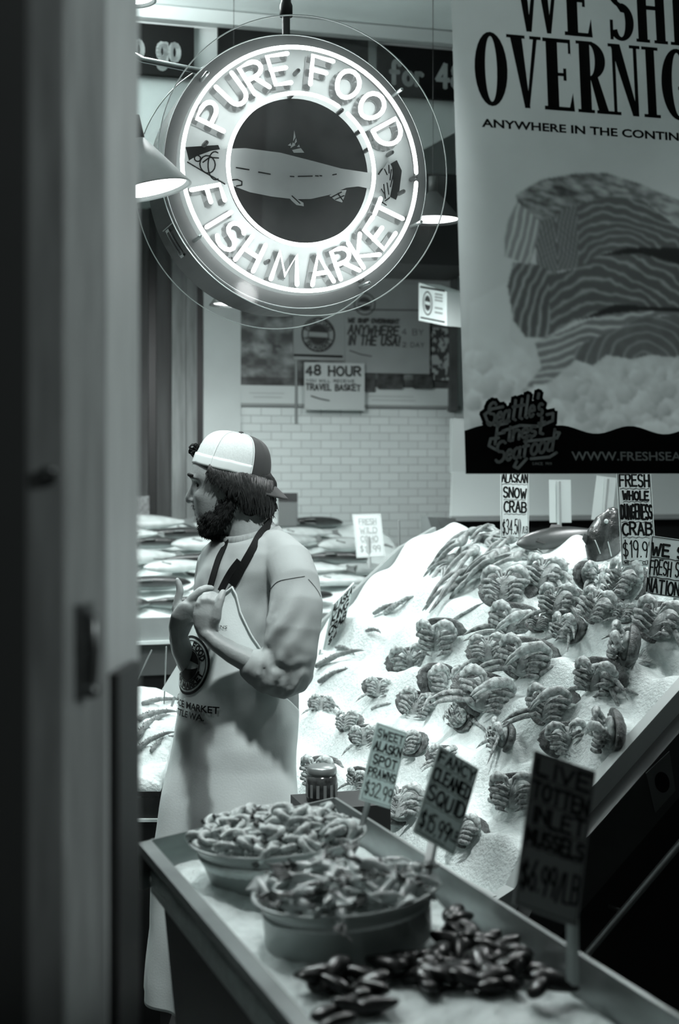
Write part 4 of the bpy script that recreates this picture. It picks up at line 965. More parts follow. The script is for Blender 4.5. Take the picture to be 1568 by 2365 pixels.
# ------------------------------------------------------------------ left ice stand behind the man
def left_stand():
    x0, x1, y0, y1 = -1.35, -.51, 4.05, 4.69
    r = empty('ice_stand', ((x0 + x1) / 2, (y0 + y1) / 2, 0), 'black box stand of ice at the left, behind the apron', 'display case')
    MB().box(((x0 + x1) / 2, (y0 + y1) / 2, .37), (x1 - x0, y1 - y0, .74)).build('box', M_black, r, smooth=False)
    MB().box(((x0 + x1) / 2, y0 - .006, .66), (x1 - x0, .012, .008)).build('shelf_trim', mat('white_trim_paint', .85, .4), r, smooth=False)
    fn = lambda u, v: Vector((x0 + (x1 - x0) * u, y0 + (y1 - y0) * v, .775 + .17 * v + .03 * noise.noise(Vector((u * 6, v * 6, 2))) + .014 * noise.noise(Vector((u * 17, v * 17, 5))) - .02 * (abs(u - .5) * 2) ** 8))
    tag(ice_mesh('crab_leg_ice', fn, 80, 80), 'ice under the king crab legs at the left stand', 'ice', kind='stuff')
    return fn, x0, x1, y0, y1
LS = left_stand()

# ------------------------------------------------------------------ steel tray of ice in the foreground
TA, TB = Vector((-.3815, 2.69, 0)), Vector((-.008, 3.066, 0)); TD = Vector((.341, -.94, 0)); TLEN = 1.35
TE = (TB - TA)
def tray():
    r = empty('steel_tray', TA + TE * .5 + TD * TLEN * .5 + Z * .02, 'steel tray table of ice holding two bowls in the foreground', 'tray')
    M_tray = mat('tray_steel', .30, .32, metal=.75, var=.25, scale=7, stretch=(1, 1, 4))
    e = TE.normalized(); d = TD; rim, flr = .95, .865
    A, B, C, D = TA, TB, TB + TD * TLEN, TA + TD * TLEN
    def wall(p, q, inward, nm, flange=.022):
        p = p + Z * 0; q = q + Z * 0; o = inward.normalized()
        sec = [(0, rim - .018), (0, rim), (flange, rim), (flange + .014, flr), (flange + .010, flr), (flange - .003, rim - .005), (.004, rim - .005), (.004, rim - .018)]
        vs = [v + o * a + Z * z for v in (p, q) for a, z in sec]; n = len(sec)
        fs = [(i, (i + 1) % n, n + (i + 1) % n, n + i) for i in range(n)] + [tuple(range(n))[::-1], tuple(range(n, 2 * n))]
        ob = MB().add(vs, fs).build(nm, M_tray, r, smooth=False); fix_normals(ob); return ob
    wall(A, B, d, 'rear_wall', .006); wall(B, C, -e, 'right_wall', .008); wall(D, A, e, 'left_wall', .03); wall(C, D, -d, 'front_wall')
    poly = [v + Z * (flr - .004) for v in (A + e * .03 + d * .02, B - e * .03 + d * .02, C - e * .03 - d * .02, D + e * .03 - d * .02)]
    MB().prism(poly, Z * .004).build('bottom', M_tray, r, smooth=False)
    # tapering black pedestal
    top = [A + e * .05 + d * .03, B - e * .05 + d * .03, C - e * .05, D + e * .05]; c = (A + B + C + D) / 4
    bot = [c + (v - c) * .62 for v in (A, B, C, D)]
    MB().add([v + Z * .857 for v in top] + [v for v in bot], [(0, 1, 2, 3), (7, 6, 5, 4)] + [(i, 4 + i, 4 + (i + 1) % 4, (i + 1) % 4) for i in range(4)]).build('pedestal', M_black, r, smooth=False)
    def top_ice(u, v):
        p = A + e * (.026 + (TE.length - .052) * u) + d * (.016 + (TLEN - .03) * v)
        return Vector((p.x, p.y, .895 + .010 * noise.noise(Vector((u * 5, v * 9, 1))) + .005 * noise.noise(Vector((u * 16, v * 34, 8)))))
    o = ice_mesh('tray_ice', top_ice, 70, 150); tag(o, 'crushed ice filling the steel tray around the bowls', 'ice', kind='stuff')
tray()
TRAY_Z = .897

def crate():
    r = empty('dark_crate', on_z(752, 1868, .866) - Z * .866 + Vector((.02, .03, 0)), 'dark crate behind the tray corner under the jar', 'crate')
    c = on_z(755, 1868, .866); c = c + Vector((.03, .06, 0)); z = .866
    for k, (x, y, sx, sy) in enumerate(((0, -.075, .20, .012), (0, .075, .20, .012), (-.094, 0, .012, .138), (.094, 0, .012, .138))):
        MB().box(Vector((c.x, c.y, 0)) + U * x + N * y + Z * ((z - .0) / 2), (sx, sy, z), (U, N, Z)).build('side_board', M_dark, r, smooth=False)
    MB().box(Vector((c.x, c.y, z + .004)), (.2, .162, .008), (U, N, Z)).build('top_board', M_dark, r, smooth=False)
    # jar
    j = empty('sauce_jar', Vector((c.x, c.y, z + .008)) - U * .05 - N * .02, 'dark jar with pale lid standing behind the prawn bowl', 'jar')
    b = Vector(j.location)
    MB().lathe([(0, 0), (.030, 0), (.036, .006), (.037, .055), (.033, .068), (.0, .068)], b, None, 32).build('body', mat('jar_glass', .06, .15, var=.6, scale=60), j)
    MB().lathe([(0, .066), (.034, .066), (.035, .072), (.035, .083), (.031, .087), (0, .087)], b, None, 32).build('lid', mat('jar_lid', .35, .35, metal=.6), j)
    mb = MB(); 
    for i in range(14):
        t = i * 2 * PI / 14; mb.box(b + Vector((math.cos(t), math.sin(t), 0)) * .0373 + Z * .032, (.0008, .007, .03), (Vector((math.cos(t), math.sin(t), 0)), Vector((-math.sin(t), math.cos(t), 0)), Z))
    mb.build('label', mat('jar_label', .22, .5), j, smooth=False)
crate()
# ------------------------------------------------------------------ crabs
M_shell = mat('crab_shell', .17, .38, var=.8, scale=55, bump=.5, bscale=260, spec=.5)
M_claw = mat('crab_claw', .58, .35, var=.6, scale=75, bump=.25, bscale=260)
M_leg = mat('crab_leg', .36, .38, var=.75, scale=85, bump=.35, bscale=300)
M_belly = mat('crab_belly', .44, .5, var=.6, scale=36, bump=.2, bscale=150)
def crab_proto(kind):
    """kind 0: legs folded tight, 1: one side splayed and a claw across, 2: legs half open"""
    r = empty('dungeness_crab', (0, 0, 0), 'x', 'crab'); rn = random.Random(40 + kind)
    seg = 44; vs = []; fs = []
    def outline(t):
        c, s = math.cos(t), math.sin(t); sx = 1 + .05 * math.cos(t * 19) * (s > -.1)
        return Vector((.093 * math.copysign(abs(c) ** .85, c) * sx, 0, (.060 if s > 0 else .064) * math.copysign(abs(s) ** (.9 if s > 0 else 1.15), s)))
    rings = [(1.0, .006), (1.03, .013), (.96, .023), (.80, .034), (.55, .042), (.28, .045)]
    for q, y in rings:
        for k in range(seg): p = outline(2 * PI * k / seg) * q; vs.append((p.x, y + .003 * noise.noise(Vector((p.x * 50, p.z * 50, kind))), p.z))
    for q, y in [(.90, .005), (.5, .012)]:
        for k in range(seg): p = outline(2 * PI * k / seg) * q; vs.append((p.x, y, p.z))
    n = len(rings)
    for i in range(n - 1):
        for k in range(seg): fs.append((i * seg + k, (i + 1) * seg + k, (i + 1) * seg + (k + 1) % seg, i * seg + (k + 1) % seg))
    fs.append(tuple(range((n - 1) * seg, n * seg)))
    for k in range(seg):
        fs.append((k, (k + 1) % seg, n * seg + (k + 1) % seg, n * seg + k)); fs.append((n * seg + k, n * seg + (k + 1) % seg, (n + 1) * seg + (k + 1) % seg, (n + 1) * seg + k))
    fs.append(tuple(range((n + 1) * seg, (n + 2) * seg))[::-1])
    fix_normals(MB().add(vs, fs).build('carapace', M_shell, r))
    mb = MB().ball((0, .0, -.006), (.058, .019, .050), None, 18, 10)
    mb.tube([(0, -.0175, .016), (0, -.022, -.01), (0, -.018, -.05)], [.006, .014, .019], 10, [.003, .005, .004], up=(1, 0, 0))
    for sx in (-1, 1):
        for zz in (.014, .0, -.014, -.028): mb.ball((sx * .026, -.016, zz), (.014, .006, .0075), None, 10, 6)
    mb.build('underbody', M_belly, r)
    for sx in (-1, 1):
        far = kind == 1 and sx > 0
        mb = MB(); mb.tube([(sx * .046, -.004, -.002), (sx * .066, -.018, .012), (sx * .070, -.028, .024)], [.008, .0105, .010], 10)
        if far:
            mb.tube([(.069, -.030, .026), (.052, -.050, .034), (.020, -.062, .020), (-.004, -.064, .000)], [.010, .015, .016, .012], 14, [.009, .011, .0115, .009])
            tip = [((-.004, -.064, .002), (-.022, -.066, -.016), (-.032, -.066, -.034)), ((.0, -.064, -.004), (-.014, -.068, -.022), (-.026, -.067, -.036))]
        else:
            h = .0 if kind == 0 else -.004; mb.tube([(sx * .069, -.029, .024 + h), (sx * .061, -.038, .039 + h), (sx * .044, -.044, .047 + h), (sx * .026, -.046, .043 + h)], [.010, .0145, .0165, .0135], 14, [.009, .0115, .0125, .010])
            tip = [((sx * .026, -.046, .046 + h), (sx * .012, -.048, .038 + h), (sx * .005, -.048, .018 + h)), ((sx * .027, -.046, .038 + h), (sx * .018, -.049, .028 + h), (sx * .010, -.048, .012 + h))]
        c = mb.build('claw', M_claw, r)
        MB().tube(tip[0], [.0085, .0065, .0018], 8).tube(tip[1], [.007, .005, .0015], 8).build('pincer', M_claw, c)
        for i in range(4):
            z0 = .008 - .0175 * i; w_ = .90 - .07 * i + rn.uniform(-.06, .06); mb = MB(); dz = rn.uniform(-.003, .003)
            op = (kind == 1 and sx < 0 and i > 1) or (kind == 2 and ((sx > 0 and i in (0, 2)) or (sx < 0 and i == 3)))
            kn = (sx * .080 * w_, -.030, z0 - .001 + dz)
            mb.tube([(sx * .018, -.016, z0), (sx * .046 * w_, -.034, z0 + .005 + dz), kn], [.0062, .0092, .0070], 10, [.005, .0068, .0055])
            if op:
                a = R(rn.uniform(-50, 10)); e = Vector((sx * math.cos(a), -.25, math.sin(a)))
                q = Vector(kn); mb.tube([q, q + e * .018, q + e * .042 + Vector((0, 0, -.006)), q + e * .058 + Vector((0, 0, -.014)), q + e * .076 + Vector((0, 0, -.026))], [.0078, .0084, .0078, .005, .001], 10, [.006, .0058, .0052, .0035, .001])
            else:
                mb.tube([(kn[0], -.031, kn[2] - .001), (sx * .074 * w_, -.045, z0 - .004 + dz), (sx * .048 * w_, -.053, z0 - .007 + dz), (sx * .027, -.051, z0 - .012), (sx * .010, -.047, z0 - .020)], [.0060, .0074, .0068, .0042, .0010], 10, [.005, .0052, .005, .0034, .001])
            mb.build('leg', M_leg, r)
    return r
CRAB = [crab_proto(k) for k in range(3)]; CUSED = [False] * 3
rnd = random.Random(11)
for i, (px, py, wp, yaw, roll, lean, lb) in enumerate(CRABS):
    v = (0, 2, 1, 0, 2)[i % 5] if i != 15 else 1; o = copy_tree(CRAB[v]) if CUSED[v] else CRAB[v]; CUSED[v] = True
    if abs(yaw) < 40: yaw += rnd.uniform(-26, 26); roll += rnd.uniform(-12, 12); lean += rnd.uniform(-8, 14)
    p = bed_hit(px, py + wp * .20); d = p.y; f = Vector((-.42, -.91, 0)); base = math.atan2(f.y, f.x) + PI / 2
    o.matrix_basis = Matrix.Translation(p + Z * (wp * d / FPX * .14)) @ Matrix.Rotation(base + R(yaw), 4, 'Z') @ Matrix.Rotation(R(-lean), 4, 'X') @ Matrix.Rotation(R(roll), 4, 'Y') @ Matrix.Scale(wp * d / FPX / .158, 4)
    tag(o, lb, 'crab', 'dungeness crabs on the sloping ice')

# loose walking legs and shell pieces lying on the ice
def loose_leg(p, q, th, label, nm='crab_leg'):
    a, b = bed_hit(*p), bed_hit(*q); d = b - a; up = Z * th * .7
    r = MB().tube([a + up, a + d * .33 + up * 1.6, a + d * .38 + up * 1.5, a + d * .75 + up * 1.4, b + up * .4], [th * .9, th, th * .85, th * .7, th * .15], 9).build(nm, M_leg)
    tag(r, label, 'crab leg', 'loose crab legs on the ice')
for p, q, th, lb in (((1560, 1462), (1395, 1410), .008, 'loose crab leg sticking out left of the frame edge crab'), ((1040, 1440), (1120, 1392), .006, 'thin loose leg left of the big crab under the sign'), ((1430, 1560), (1512, 1536), .010, 'loose leg right of the edge on crab'),
                     ((1400, 1600), (1474, 1606), .009, 'loose leg pointing at the white case side'), ((1330, 1380), (1420, 1428), .007, 'loose leg in the upper right crab row'), ((890, 1350 + 70), (955, 1378), .010, 'single straight leg on the bare ice left of the snow crab'),
                     ((1080, 1660), (1130, 1700), .007, 'loose leg beside the square flapped crab'), ((860, 1640), (905, 1626), .006, 'short loose leg above the prawn sign'), ((1130, 1850), (1180, 1860), .006, 'short loose leg near the live shellfish sign'), ((1250, 1560), (1330, 1530), .008, 'pale leg reaching out from the wide central crab')):
    loose_leg(p, q, th, lb)

# ------------------------------------------------------------------ snow crab clusters and king crab legs
M_snow = mat('snow_crab', .34, .38, var=.65, scale=26, bump=.15, bscale=200); M_king = mat('king_crab', .24, .42, var=.55, scale=24, bump=.5, bscale=180)
def snow_cluster():
    r = empty('snow_crab_cluster', (0, 0, 0), 'x', 'crab cluster')
    MB().ball((0, 0, .016), (.030, .035, .020), None, 14, 8).ball((.02, .0, .022), (.02, .028, .014), None, 12, 7).build('shoulder', M_snow, r)
    for i in range(4):
        a = R(-14 + 9 * i + (5, -4, 3, -2)[i]); L = 1 - .06 * abs(i - 1.5); dx, dy = math.cos(a), math.sin(a); h = .016 + .006 * (i % 2); y0 = -.022 + .015 * i
        q = lambda t, z, o=0: (dx * t * L * .82, y0 + dy * t * L * .82 + o, z)
        mb = MB(); mb.tube([q(.01, h), q(.05, h + .012), q(.125, h + .014)], [.009, .0105, .0095], 9, [.007, .008, .007])
        mb.tube([q(.128, h + .013), q(.150, h + .012)], [.0095, .0088], 9, [.008, .007])
        c = mb.build('leg', M_snow, r)
        b = R(14 - 9 * i); MB().tube([q(.153, h + .012), q(.20, h + .004, .012 * math.sin(b) * 4), q(.245, h - .006, .02 * math.sin(b) * 4), q(.275, h - .012, .025 * math.sin(b) * 4)], [.0088, .0080, .0066, .003], 8, [.007, .006, .005, .002]).build('leg_tip', M_snow, c)
    return r
SN = snow_cluster(); first = True
SNOW = [((1095, 1236), (1020, 1290), .74, 'snow crab cluster at the top left of its pile'), ((1135, 1232), (1075, 1258), .7, 'snow crab cluster along the crest left of the sign'), ((1190, 1262), (1130, 1300), .7, 'snow crab cluster directly under the snow crab sign'),
        ((1100, 1280), (1040, 1345), .78, 'snow crab cluster with long legs running down the pile'), ((1050, 1300), (990, 1330), .66, 'snow crab cluster at the left foot of the pile'), ((1150, 1300), (1090, 1352), .74, 'snow crab cluster in the middle of the pile'),
        ((1215, 1285), (1268, 1300), .62, 'snow crab cluster right of the sign stake'), ((1062, 1362), (1005, 1408), .66, 'lowest snow crab cluster, on bare ice'), ((1140, 1262), (1205, 1290), .6, 'snow crab cluster crossing beneath the sign'), ((1030, 1320), (1000, 1400), .66, 'snow crab cluster hanging down the left side of the pile')]
SNOW += [((1120, 1255), (1065, 1300), .8, 'snow crab cluster packed behind the long legged one'), ((1080, 1262), (1015, 1318), .8, 'snow crab cluster leaning on the left crest of the pile'), ((1170, 1284), (1105, 1322), .8, 'snow crab cluster between the sign and the big crab'), ((1075, 1330), (1020, 1385), .8, 'snow crab cluster spilling towards the shell up crab'),
         ((1205, 1300), (1150, 1322), .7, 'snow crab cluster tucked above the large crab'), ((1112, 1330), (1060, 1372), .7, 'snow crab cluster low in the middle of its pile'), ((1155, 1246), (1105, 1244), .7, 'snow crab cluster on the ridge just left of the sign')]
for k, (a, b, sc, lb) in enumerate(SNOW):
    o = SN if first else copy_tree(SN); first = False
    p, q = bed_hit(*a), bed_hit(*b); x = (q - p).normalized(); s, t = bed_st(p); nrm = (Z * .78 - D2 * .62).normalized(); y = nrm.cross(x).normalized(); zz = x.cross(y)
    m = Matrix((x, y, zz)).transposed().to_4x4(); o.matrix_basis = Matrix.Translation(p + nrm * (.004 + .006 * (k % 3))) @ m @ Matrix.Scale(sc, 4)
    tag(o, lb, 'crab cluster', 'snow crab clusters under the sign')
def king_leg():
    r = empty('king_crab_leg', (0, 0, 0), 'x', 'crab leg'); rn = random.Random(4)
    def seg(nm, a, b, r0, r1, par):
        a, b = Vector(a), Vector(b); mb = MB().tube([a, a.lerp(b, .3), a.lerp(b, .75), b], [r0 * .9, r0, r1, r1 * .95], 12, [r0 * .75, r0 * .8, r1 * .8, r1 * .8])
        for i in range(22):
            p = a.lerp(b, rn.random()); t = rn.uniform(0, 2 * PI); n = Vector((0, math.cos(t), math.sin(t))); mb.tube([p + n * r1 * .7, p + n * (r1 + .006)], [.0032, .0008], 5)
        return mb.build(nm, M_king, par)
    s = seg('upper_segment', (0, 0, .014), (.12, .004, .020), .016, .017, r); seg('lower_segment', (.125, .004, .019), (.215, -.018, .014), .014, .012, s); MB().tube([(.22, -.019, .013), (.25, -.030, .008), (.275, -.046, .002)], [.010, .007, .0015], 9).build('claw_tip', M_king, s)
    return r
KL = king_leg(); first = True
def put_king(p, q, sc, lb, nrm, grp):
    global first
    o = KL if first else copy_tree(KL); first = False
    x = (q - p).normalized(); y = nrm.cross(x).normalized(); zz = x.cross(y)
    o.matrix_basis = Matrix.Translation(p) @ Matrix((x, y, zz)).transposed().to_4x4() @ Matrix.Scale(sc, 4); tag(o, lb, 'crab leg', grp)
nb = (Z * .78 - D2 * .62).normalized()
for a, b, sc, lb in (((735, 1545), (850, 1490), .62, 'king crab leg lying just right of the man sleeve'), ((742, 1580), (838, 1530), .55, 'second king crab leg below the first, right of the man sleeve'), ((780, 1500), (856, 1508), .42, 'curved king crab leg end pointing away from the man sleeve'), ((868, 1422), (962, 1374), .5, 'lone king crab leg on bare ice left of the snow crab pile'), ((850, 1462), (930, 1450), .4, 'short king crab leg on bare ice below the lone one')):
    put_king(bed_hit(*a) + nb * .004, bed_hit(*b), sc, lb, nb, 'king crab legs')
lf, lx0, lx1, ly0, ly1 = LS
def lpt(px, py):
    for k in range(800):
        d = 3.95 + k * .0015; p = P(px, py, d)
        if ly0 < p.y < ly1 and p.x < lx1 and p.z < lf((p.x - lx0) / (lx1 - lx0), (p.y - ly0) / (ly1 - ly0)).z: return p
    return P(px, py, 4.4)
for k, (a, b, sc, lb) in enumerate((((318, 1712), (402, 1612), .72, 'long king crab leg slanting up behind the apron'), ((322, 1668), (398, 1640), .6, 'king crab leg half under ice at the left stand'), ((312, 1742), (372, 1700), .55, 'dark king crab leg low on the left stand'), ((300, 1690), (350, 1640), .6, 'king crab leg beside the post on the left stand'), ((350, 1740), (402, 1690), .5, 'king crab leg nearest the apron on the left stand'), ((330, 1630), (392, 1618), .5, 'king crab leg at the back of the left stand'))):
    put_king(lpt(*a) + Z * .002, lpt(*b), sc, lb, Vector((0, -.2, .98)), 'king crab legs')

# ------------------------------------------------------------------ whole fish
def fish_proto(name, back, belly, label):
    r = empty(name, (0, 0, 0), label, 'fish')
    prof = [(-.21, .004, .003), (-.195, .022, .013), (-.165, .040, .024), (-.11, .054, .032), (-.03, .060, .035), (.06, .052, .030), (.13, .034, .020), (.17, .021, .012), (.195, .020, .008)]
    c = catmull(prof, 26); seg = 20; vs = []; fs = []
    for x, h, w_ in c:
        for k in range(seg):
            t = 2 * PI * k / seg; vs.append((x, h * math.cos(t), max(w_ * math.sin(t), -.6 * w_) + .022))
    for i in range(len(c) - 1):
        for k in range(seg): fs.append((i * seg + k, i * seg + (k + 1) % seg, (i + 1) * seg + (k + 1) % seg, (i + 1) * seg + k))
    fs += [tuple(range(seg))[::-1], tuple(range((len(c) - 1) * seg, len(c) * seg))]
    b = MB().add(vs, fs).build('body', mat(name + '_skin', .5, .28, attr='Col', bump=.08, bscale=300, spec=.6), r); fix_normals(b)
    def col(co):
        h = np.interp(co[:, 0], c[:, 0], c[:, 1]); q = co[:, 1] / np.maximum(h, 1e-3); k = 1 / (1 + np.exp(-(q - .25) * 9)); n = fbm(co[:, 0] * 60, co[:, 1] * 80, 2)
        v = belly * (1 - k) + back * k; v = np.where((co[:, 0] < -.145) & (co[:, 0] > -.152), v * .5, v); return np.clip(v * (.75 + .5 * n), .01, .9)
    paint_attr(b, col)
    mf = mat(name + '_fin', (back + belly) * .3, .4)
    MB().prism([(.185, .018, .02), (.25, .058, .016), (.235, .0, .02), (.25, -.058, .016), (.185, -.018, .02)], (0, 0, .005)).build('tail', mf, r, smooth=False)
    MB().prism([(-.03, .057, .02), (-.01, .082, .018), (.035, .072, .018), (.045, .05, .02)], (0, 0, .004)).build('dorsal_fin', mf, r, smooth=False)
    MB().prism([(-.115, -.02, .050), (-.07, -.045, .046), (-.06, -.03, .048), (-.10, -.005, .052)], (0, 0, .003)).build('side_fin', mf, r, smooth=False)
    MB().ball((-.178, .012, .037), (.006, .006, .004), None, 10, 6).build('eye', M_black, r)
    return r
FISH = fish_proto('silver_fish', .04, .62, 'x'); first = True; rn = random.Random(5)
rows = [(.10, .62), (.26, .3), (.40, .72), (.54, .2), (.68, .55), (.82, .05), (.94, .4)]
for ri, (y, ph) in enumerate(rows):
    for xi in range(8):
        x = -.98 + .29 * xi + .2 * ph + rn.uniform(-.06, .06)
        if x > 1.0: continue
        o = FISH if first else copy_tree(FISH); first = False
        p = fcp(x, y, fz(y) + flump(x, y) - .012 + .012 * (xi % 2)); sc = rn.uniform(.70, .95)
        o.matrix_basis = Matrix.Translation(p) @ Matrix.Rotation(TH + rn.uniform(-.42, .42) + (PI if rn.random() < .34 else 0), 4, 'Z') @ Matrix.Rotation(R(18 + rn.uniform(-14, 14)), 4, 'X') @ Matrix.Scale(sc, 4)
        tag(o, 'silver whole fish lying on ice among others on the back counter', 'fish', 'silver fish on the back counter')
DF = fish_proto('dark_fish', .03, .07, 'dark whole fish lying along the crest of the crab ice')
p = bed_hit(1285, 1262); q = bed_hit(1205, 1268); x = (P(1360, 1238, p.y + .0) - P(1215, 1262, p.y)).normalized(); y = Vector((0, .55, .83)); y = (y - x * y.dot(x)).normalized()
DF.matrix_basis = Matrix.Translation(P(1285, 1246, p.y + .02)) @ Matrix((x, y, x.cross(y))).transposed().to_4x4() @ Matrix.Scale(.62, 4)
# big rounded dark fish propped upright on the ice
def big_fish():
    b = bed_hit(1400, 1292); d = b.y + .03; r = empty('lingcod', P(1400, 1285, d), 'big glossy dark fish propped head up beside the fresh whole crab sign', 'fish')
    M = mat('dark_wet_skin', .05, .16, var=.6, scale=22, bump=.4, bscale=70, coat=.5)
    k = d / FPX; c = P(1402, 1232, d)
    mb = MB(); pts = [(1385, 1300, 30), (1392, 1270, 42), (1398, 1235, 43), (1408, 1205, 33), (1416, 1185, 17)]
    mb.tube([P(x, y, d) for x, y, q in pts], [q * k for x, y, q in pts], 20, [q * k * .8 for x, y, q in pts], up=(1, 0, 0)); mb.build('body', M, r)
    MB().prism([P(1366, 1240, d - .01), P(1348, 1232, d - .02), P(1345, 1246, d - .02), P(1356, 1262, d - .01)], (0, .01, 0)).build('side_fin', M, r, smooth=False)
    MB().ball(P(1400, 1204, d - 30 * k), .007, None, 10, 7).build('eye', mat('fish_eye', .5, .1), r)
    mb = MB()
    mb.tube([P(1386, 1278, d - 36 * k), P(1380, 1262, d - 34 * k), P(1374, 1248, d - 28 * k)], .0016, 6); mb.tube([P(1412, 1284, d - 37 * k), P(1408, 1268, d - 38 * k), P(1404, 1252, d - 37 * k)], .0018, 6); mb.build('jaw_line', mat('fish_eye', .5, .1), r)
big_fish()

# ------------------------------------------------------------------ hand lettered price signs
M_card = mat('sign_card', .74, .55, var=.05, scale=12); M_pen = mat('marker_pen', .018, .6); M_stake = mat('stake', .40, .5)
def price_sign(tl, tr, bl, lines, label, stake=None, border=True, card=None, pen=None, wpen=1.0, seed=1, stake_w=.008):
    a, ex, ey, n, wd, ht = board_frame(tl, tr, bl)
    if n.y > 0: n = -n
    foot = P(*stake[1]) if stake else a + ey * ht + ex * wd / 2
    r = empty('price_sign', foot, label, 'sign', 'hand lettered price signs')
    MB().prism([a, a + ex * wd, a + ex * wd + ey * ht, a + ey * ht], -n * .004).build('card', card or M_card, r, smooth=False)
    f = lambda x, y, l: a + ex * x * wd + ey * (1 - y) * ht + n * (.0008 + l)
    f2 = lambda x, y, l: a + ex * x + ey * (ht - y) + n * (.0008 + l)
    rn = random.Random(seed); mb = MB()
    for t, x0, x1, y, h, wp in lines:
        for pl in strokes(t, x0 * wd, x1 * wd, y * ht, h * ht, .05, .02, .22, rn): mb.ribbon(pl, wp * wd * wpen, f2)
    if border:
        m = .035
        for q in ([(m, .02), (m, .98)], [(1 - m, .02), (1 - m, .98)], [(m, .98), (1 - m, .98)], [(m, .02), (1 - m, .02)]): mb.ribbon([(x * wd, y * ht) for x, y in q], .012 * wd, f2)
        for t, x0, x1, y, h, wp in lines[:-1]: mb.ribbon([((x0 + (x1 - x0) * i / 9) * wd, (y - h * .22 + (.006 if i % 2 else -.006)) * ht) for i in range(10)], .014 * wd, f2, cap=False)
    if lines: mb.build('lettering', pen or M_pen, r, smooth=False)
    if stake:
        p, q = P(*stake[0]), P(*stake[1]); MB().tube([p, q], stake_w, 4, stake_w * .4, up=ex, rnd=False).build('stake', M_stake, r, smooth=False)
    return r
hit = lambda x, y: (x, y, bed_hit(x, y).y)
d1 = bed_hit(1198, 1270).y
price_sign((1156, 1080, d1), (1221, 1082, d1 + .02), (1163, 1245, d1), [('ALASKAN', .05, .95, .80, .13, .05), ('SNOW', .10, .90, .585, .135, .06), ('CRAB', .12, .90, .385, .145, .06), ("$34.50", .06, .70, .07, .20, .032), ('/LB', .76, .95, .09, .09, .022)], 'price sign reading Alaskan Snow Crab on the snow crab pile', ((1199, 1200, d1 + .012), (1200, 1275, d1 + .012)), seed=2, stake_w=.006)
d2 = bed_hit(1480, 1340).y
price_sign((1423, 1088, d2), (1503, 1089, d2), (1452, 1308, d2 - .03), [('FRESH', .08, .92, .845, .125, .05), ('WHOLE', .15, .88, .70, .085, .055), ('DUNGENESS', .07, .95, .50, .145, .055), ('CRAB', .08, .92, .335, .125, .06), ('$19.99', .06, .94, .10, .165, .035), ('WE WILL CLEAN', .08, .94, .03, .03, .018)], 'price sign reading Fresh Whole Dungeness Crab at 19.99', ((1478, 1240, d2 + .01), (1490, 1350, d2 + .01)), seed=3)
d3 = bed_hit(1540, 1400).y - .02
price_sign((1502, 1236, d3), (1640, 1256, d3 + .02), (1503, 1372, d3 - .01), [('WE SHIP', .04, .93, .68, .20, .04), ('FRESH SEAFOOD', .03, .97, .35, .24, .022), ('NATION WIDE', .0, .97, .04, .22, .03)], 'price sign reading We Ship Fresh Seafood at the frame edge', ((1560, 1300, d3 + .012), (1562, 1410, d3 + .012)), seed=4)
d4 = bed_hit(742, 1510).y
price_sign((770, 1396, d4), (818, 1346, d4 + .10), (722, 1516, d4 - .02), [('ALASKA', .04, .95, .80, .15, .05), ('KING', .10, .9, .57, .16, .06), ('CRAB', .10, .9, .33, .16, .06), ('$49', .2, .8, .1, .14, .04)], 'tilted price sign reading King Crab behind the man sleeve', ((740, 1500, d4), (734, 1532, d4)), seed=5)
price_sign((814, 1188, 6.05), (879, 1186, 6.07), (821, 1288, 5.95), [('FRESH', .2, .8, .76, .12, .035), ('WILD', .2, .8, .56, .12, .035), ('COHO', .2, .8, .36, .12, .035), ('$12.99', .15, .85, .12, .14, .035)], 'faint price sign with grey border among the silver fish', ((850, 1240, 5.99), (854, 1312, 5.95)), pen=mat('pale_pen', .45, .6), seed=6)
MB_ = MB().tube([P(921, 1203, 5.72), P(924, 1330, 5.72)], .004, 6).build('sign_stake', mat('stake_dark', .25, .5)); tag(MB_, 'thin bare stake standing among the silver fish', 'stake', 'bare stakes')
for a, b, lb in (((350, 1502, 4.5), (318, 1568, 4.5), 'thin slanting stake in front of the fish counter'), ((384, 1494, 4.45), (379, 1625, 4.45), 'thin upright stake beside the blank card')):
    tag(MB().tube([P(*a), P(*b)], .0022, 6).build('sign_stake', mat('stake_dark', .25, .5)), lb, 'stake', 'bare stakes')
price_sign((409, 1536, 4.42), (462, 1566, 4.42), (370, 1590, 4.42), [], 'blank tilted white card on the left stand, behind the man', ((410, 1590, 4.425), (396, 1632, 4.425)), False, seed=7, stake_w=.004)
dk = 5.1
for (tl_, tr_, bl_), st, lb in ((((1268, 1108, dk), (1318, 1108, dk), (1272, 1207, dk)), ((1290, 1112, dk - .01), (1292, 1228, dk - .01)), 'blank card on grey stake right of the snow crab sign'), (((1378, 1098, dk), (1424, 1104, dk), (1368, 1200, dk)), ((1402, 1106, dk - .01), (1392, 1222, dk - .01)), 'blank card on grey stake left of the fresh whole crab sign')):
    price_sign(tl_, tr_, bl_, [], lb, st, False, mat('card_back', .62, .5), seed=8)
price_sign((872, 1668, 2.72), (940, 1692, 2.76), (822, 1842, 2.66), [('SWEET', .08, .92, .83, .10, .05), ('ALASKN', .06, .94, .66, .11, .06), ('SPOT', .12, .88, .49, .11, .06), ('PRAWNS', .06, .94, .33, .10, .05), ('$32.99', .06, .94, .08, .17, .045)], 'pale price sign reading Spot Prawns stuck in the rear bowl', ((852, 1845, 2.70), (834, 1915, 2.66)), card=mat('sign_card_thin', .92, .5, trans=.65), wpen=.8, seed=9, stake_w=.007)
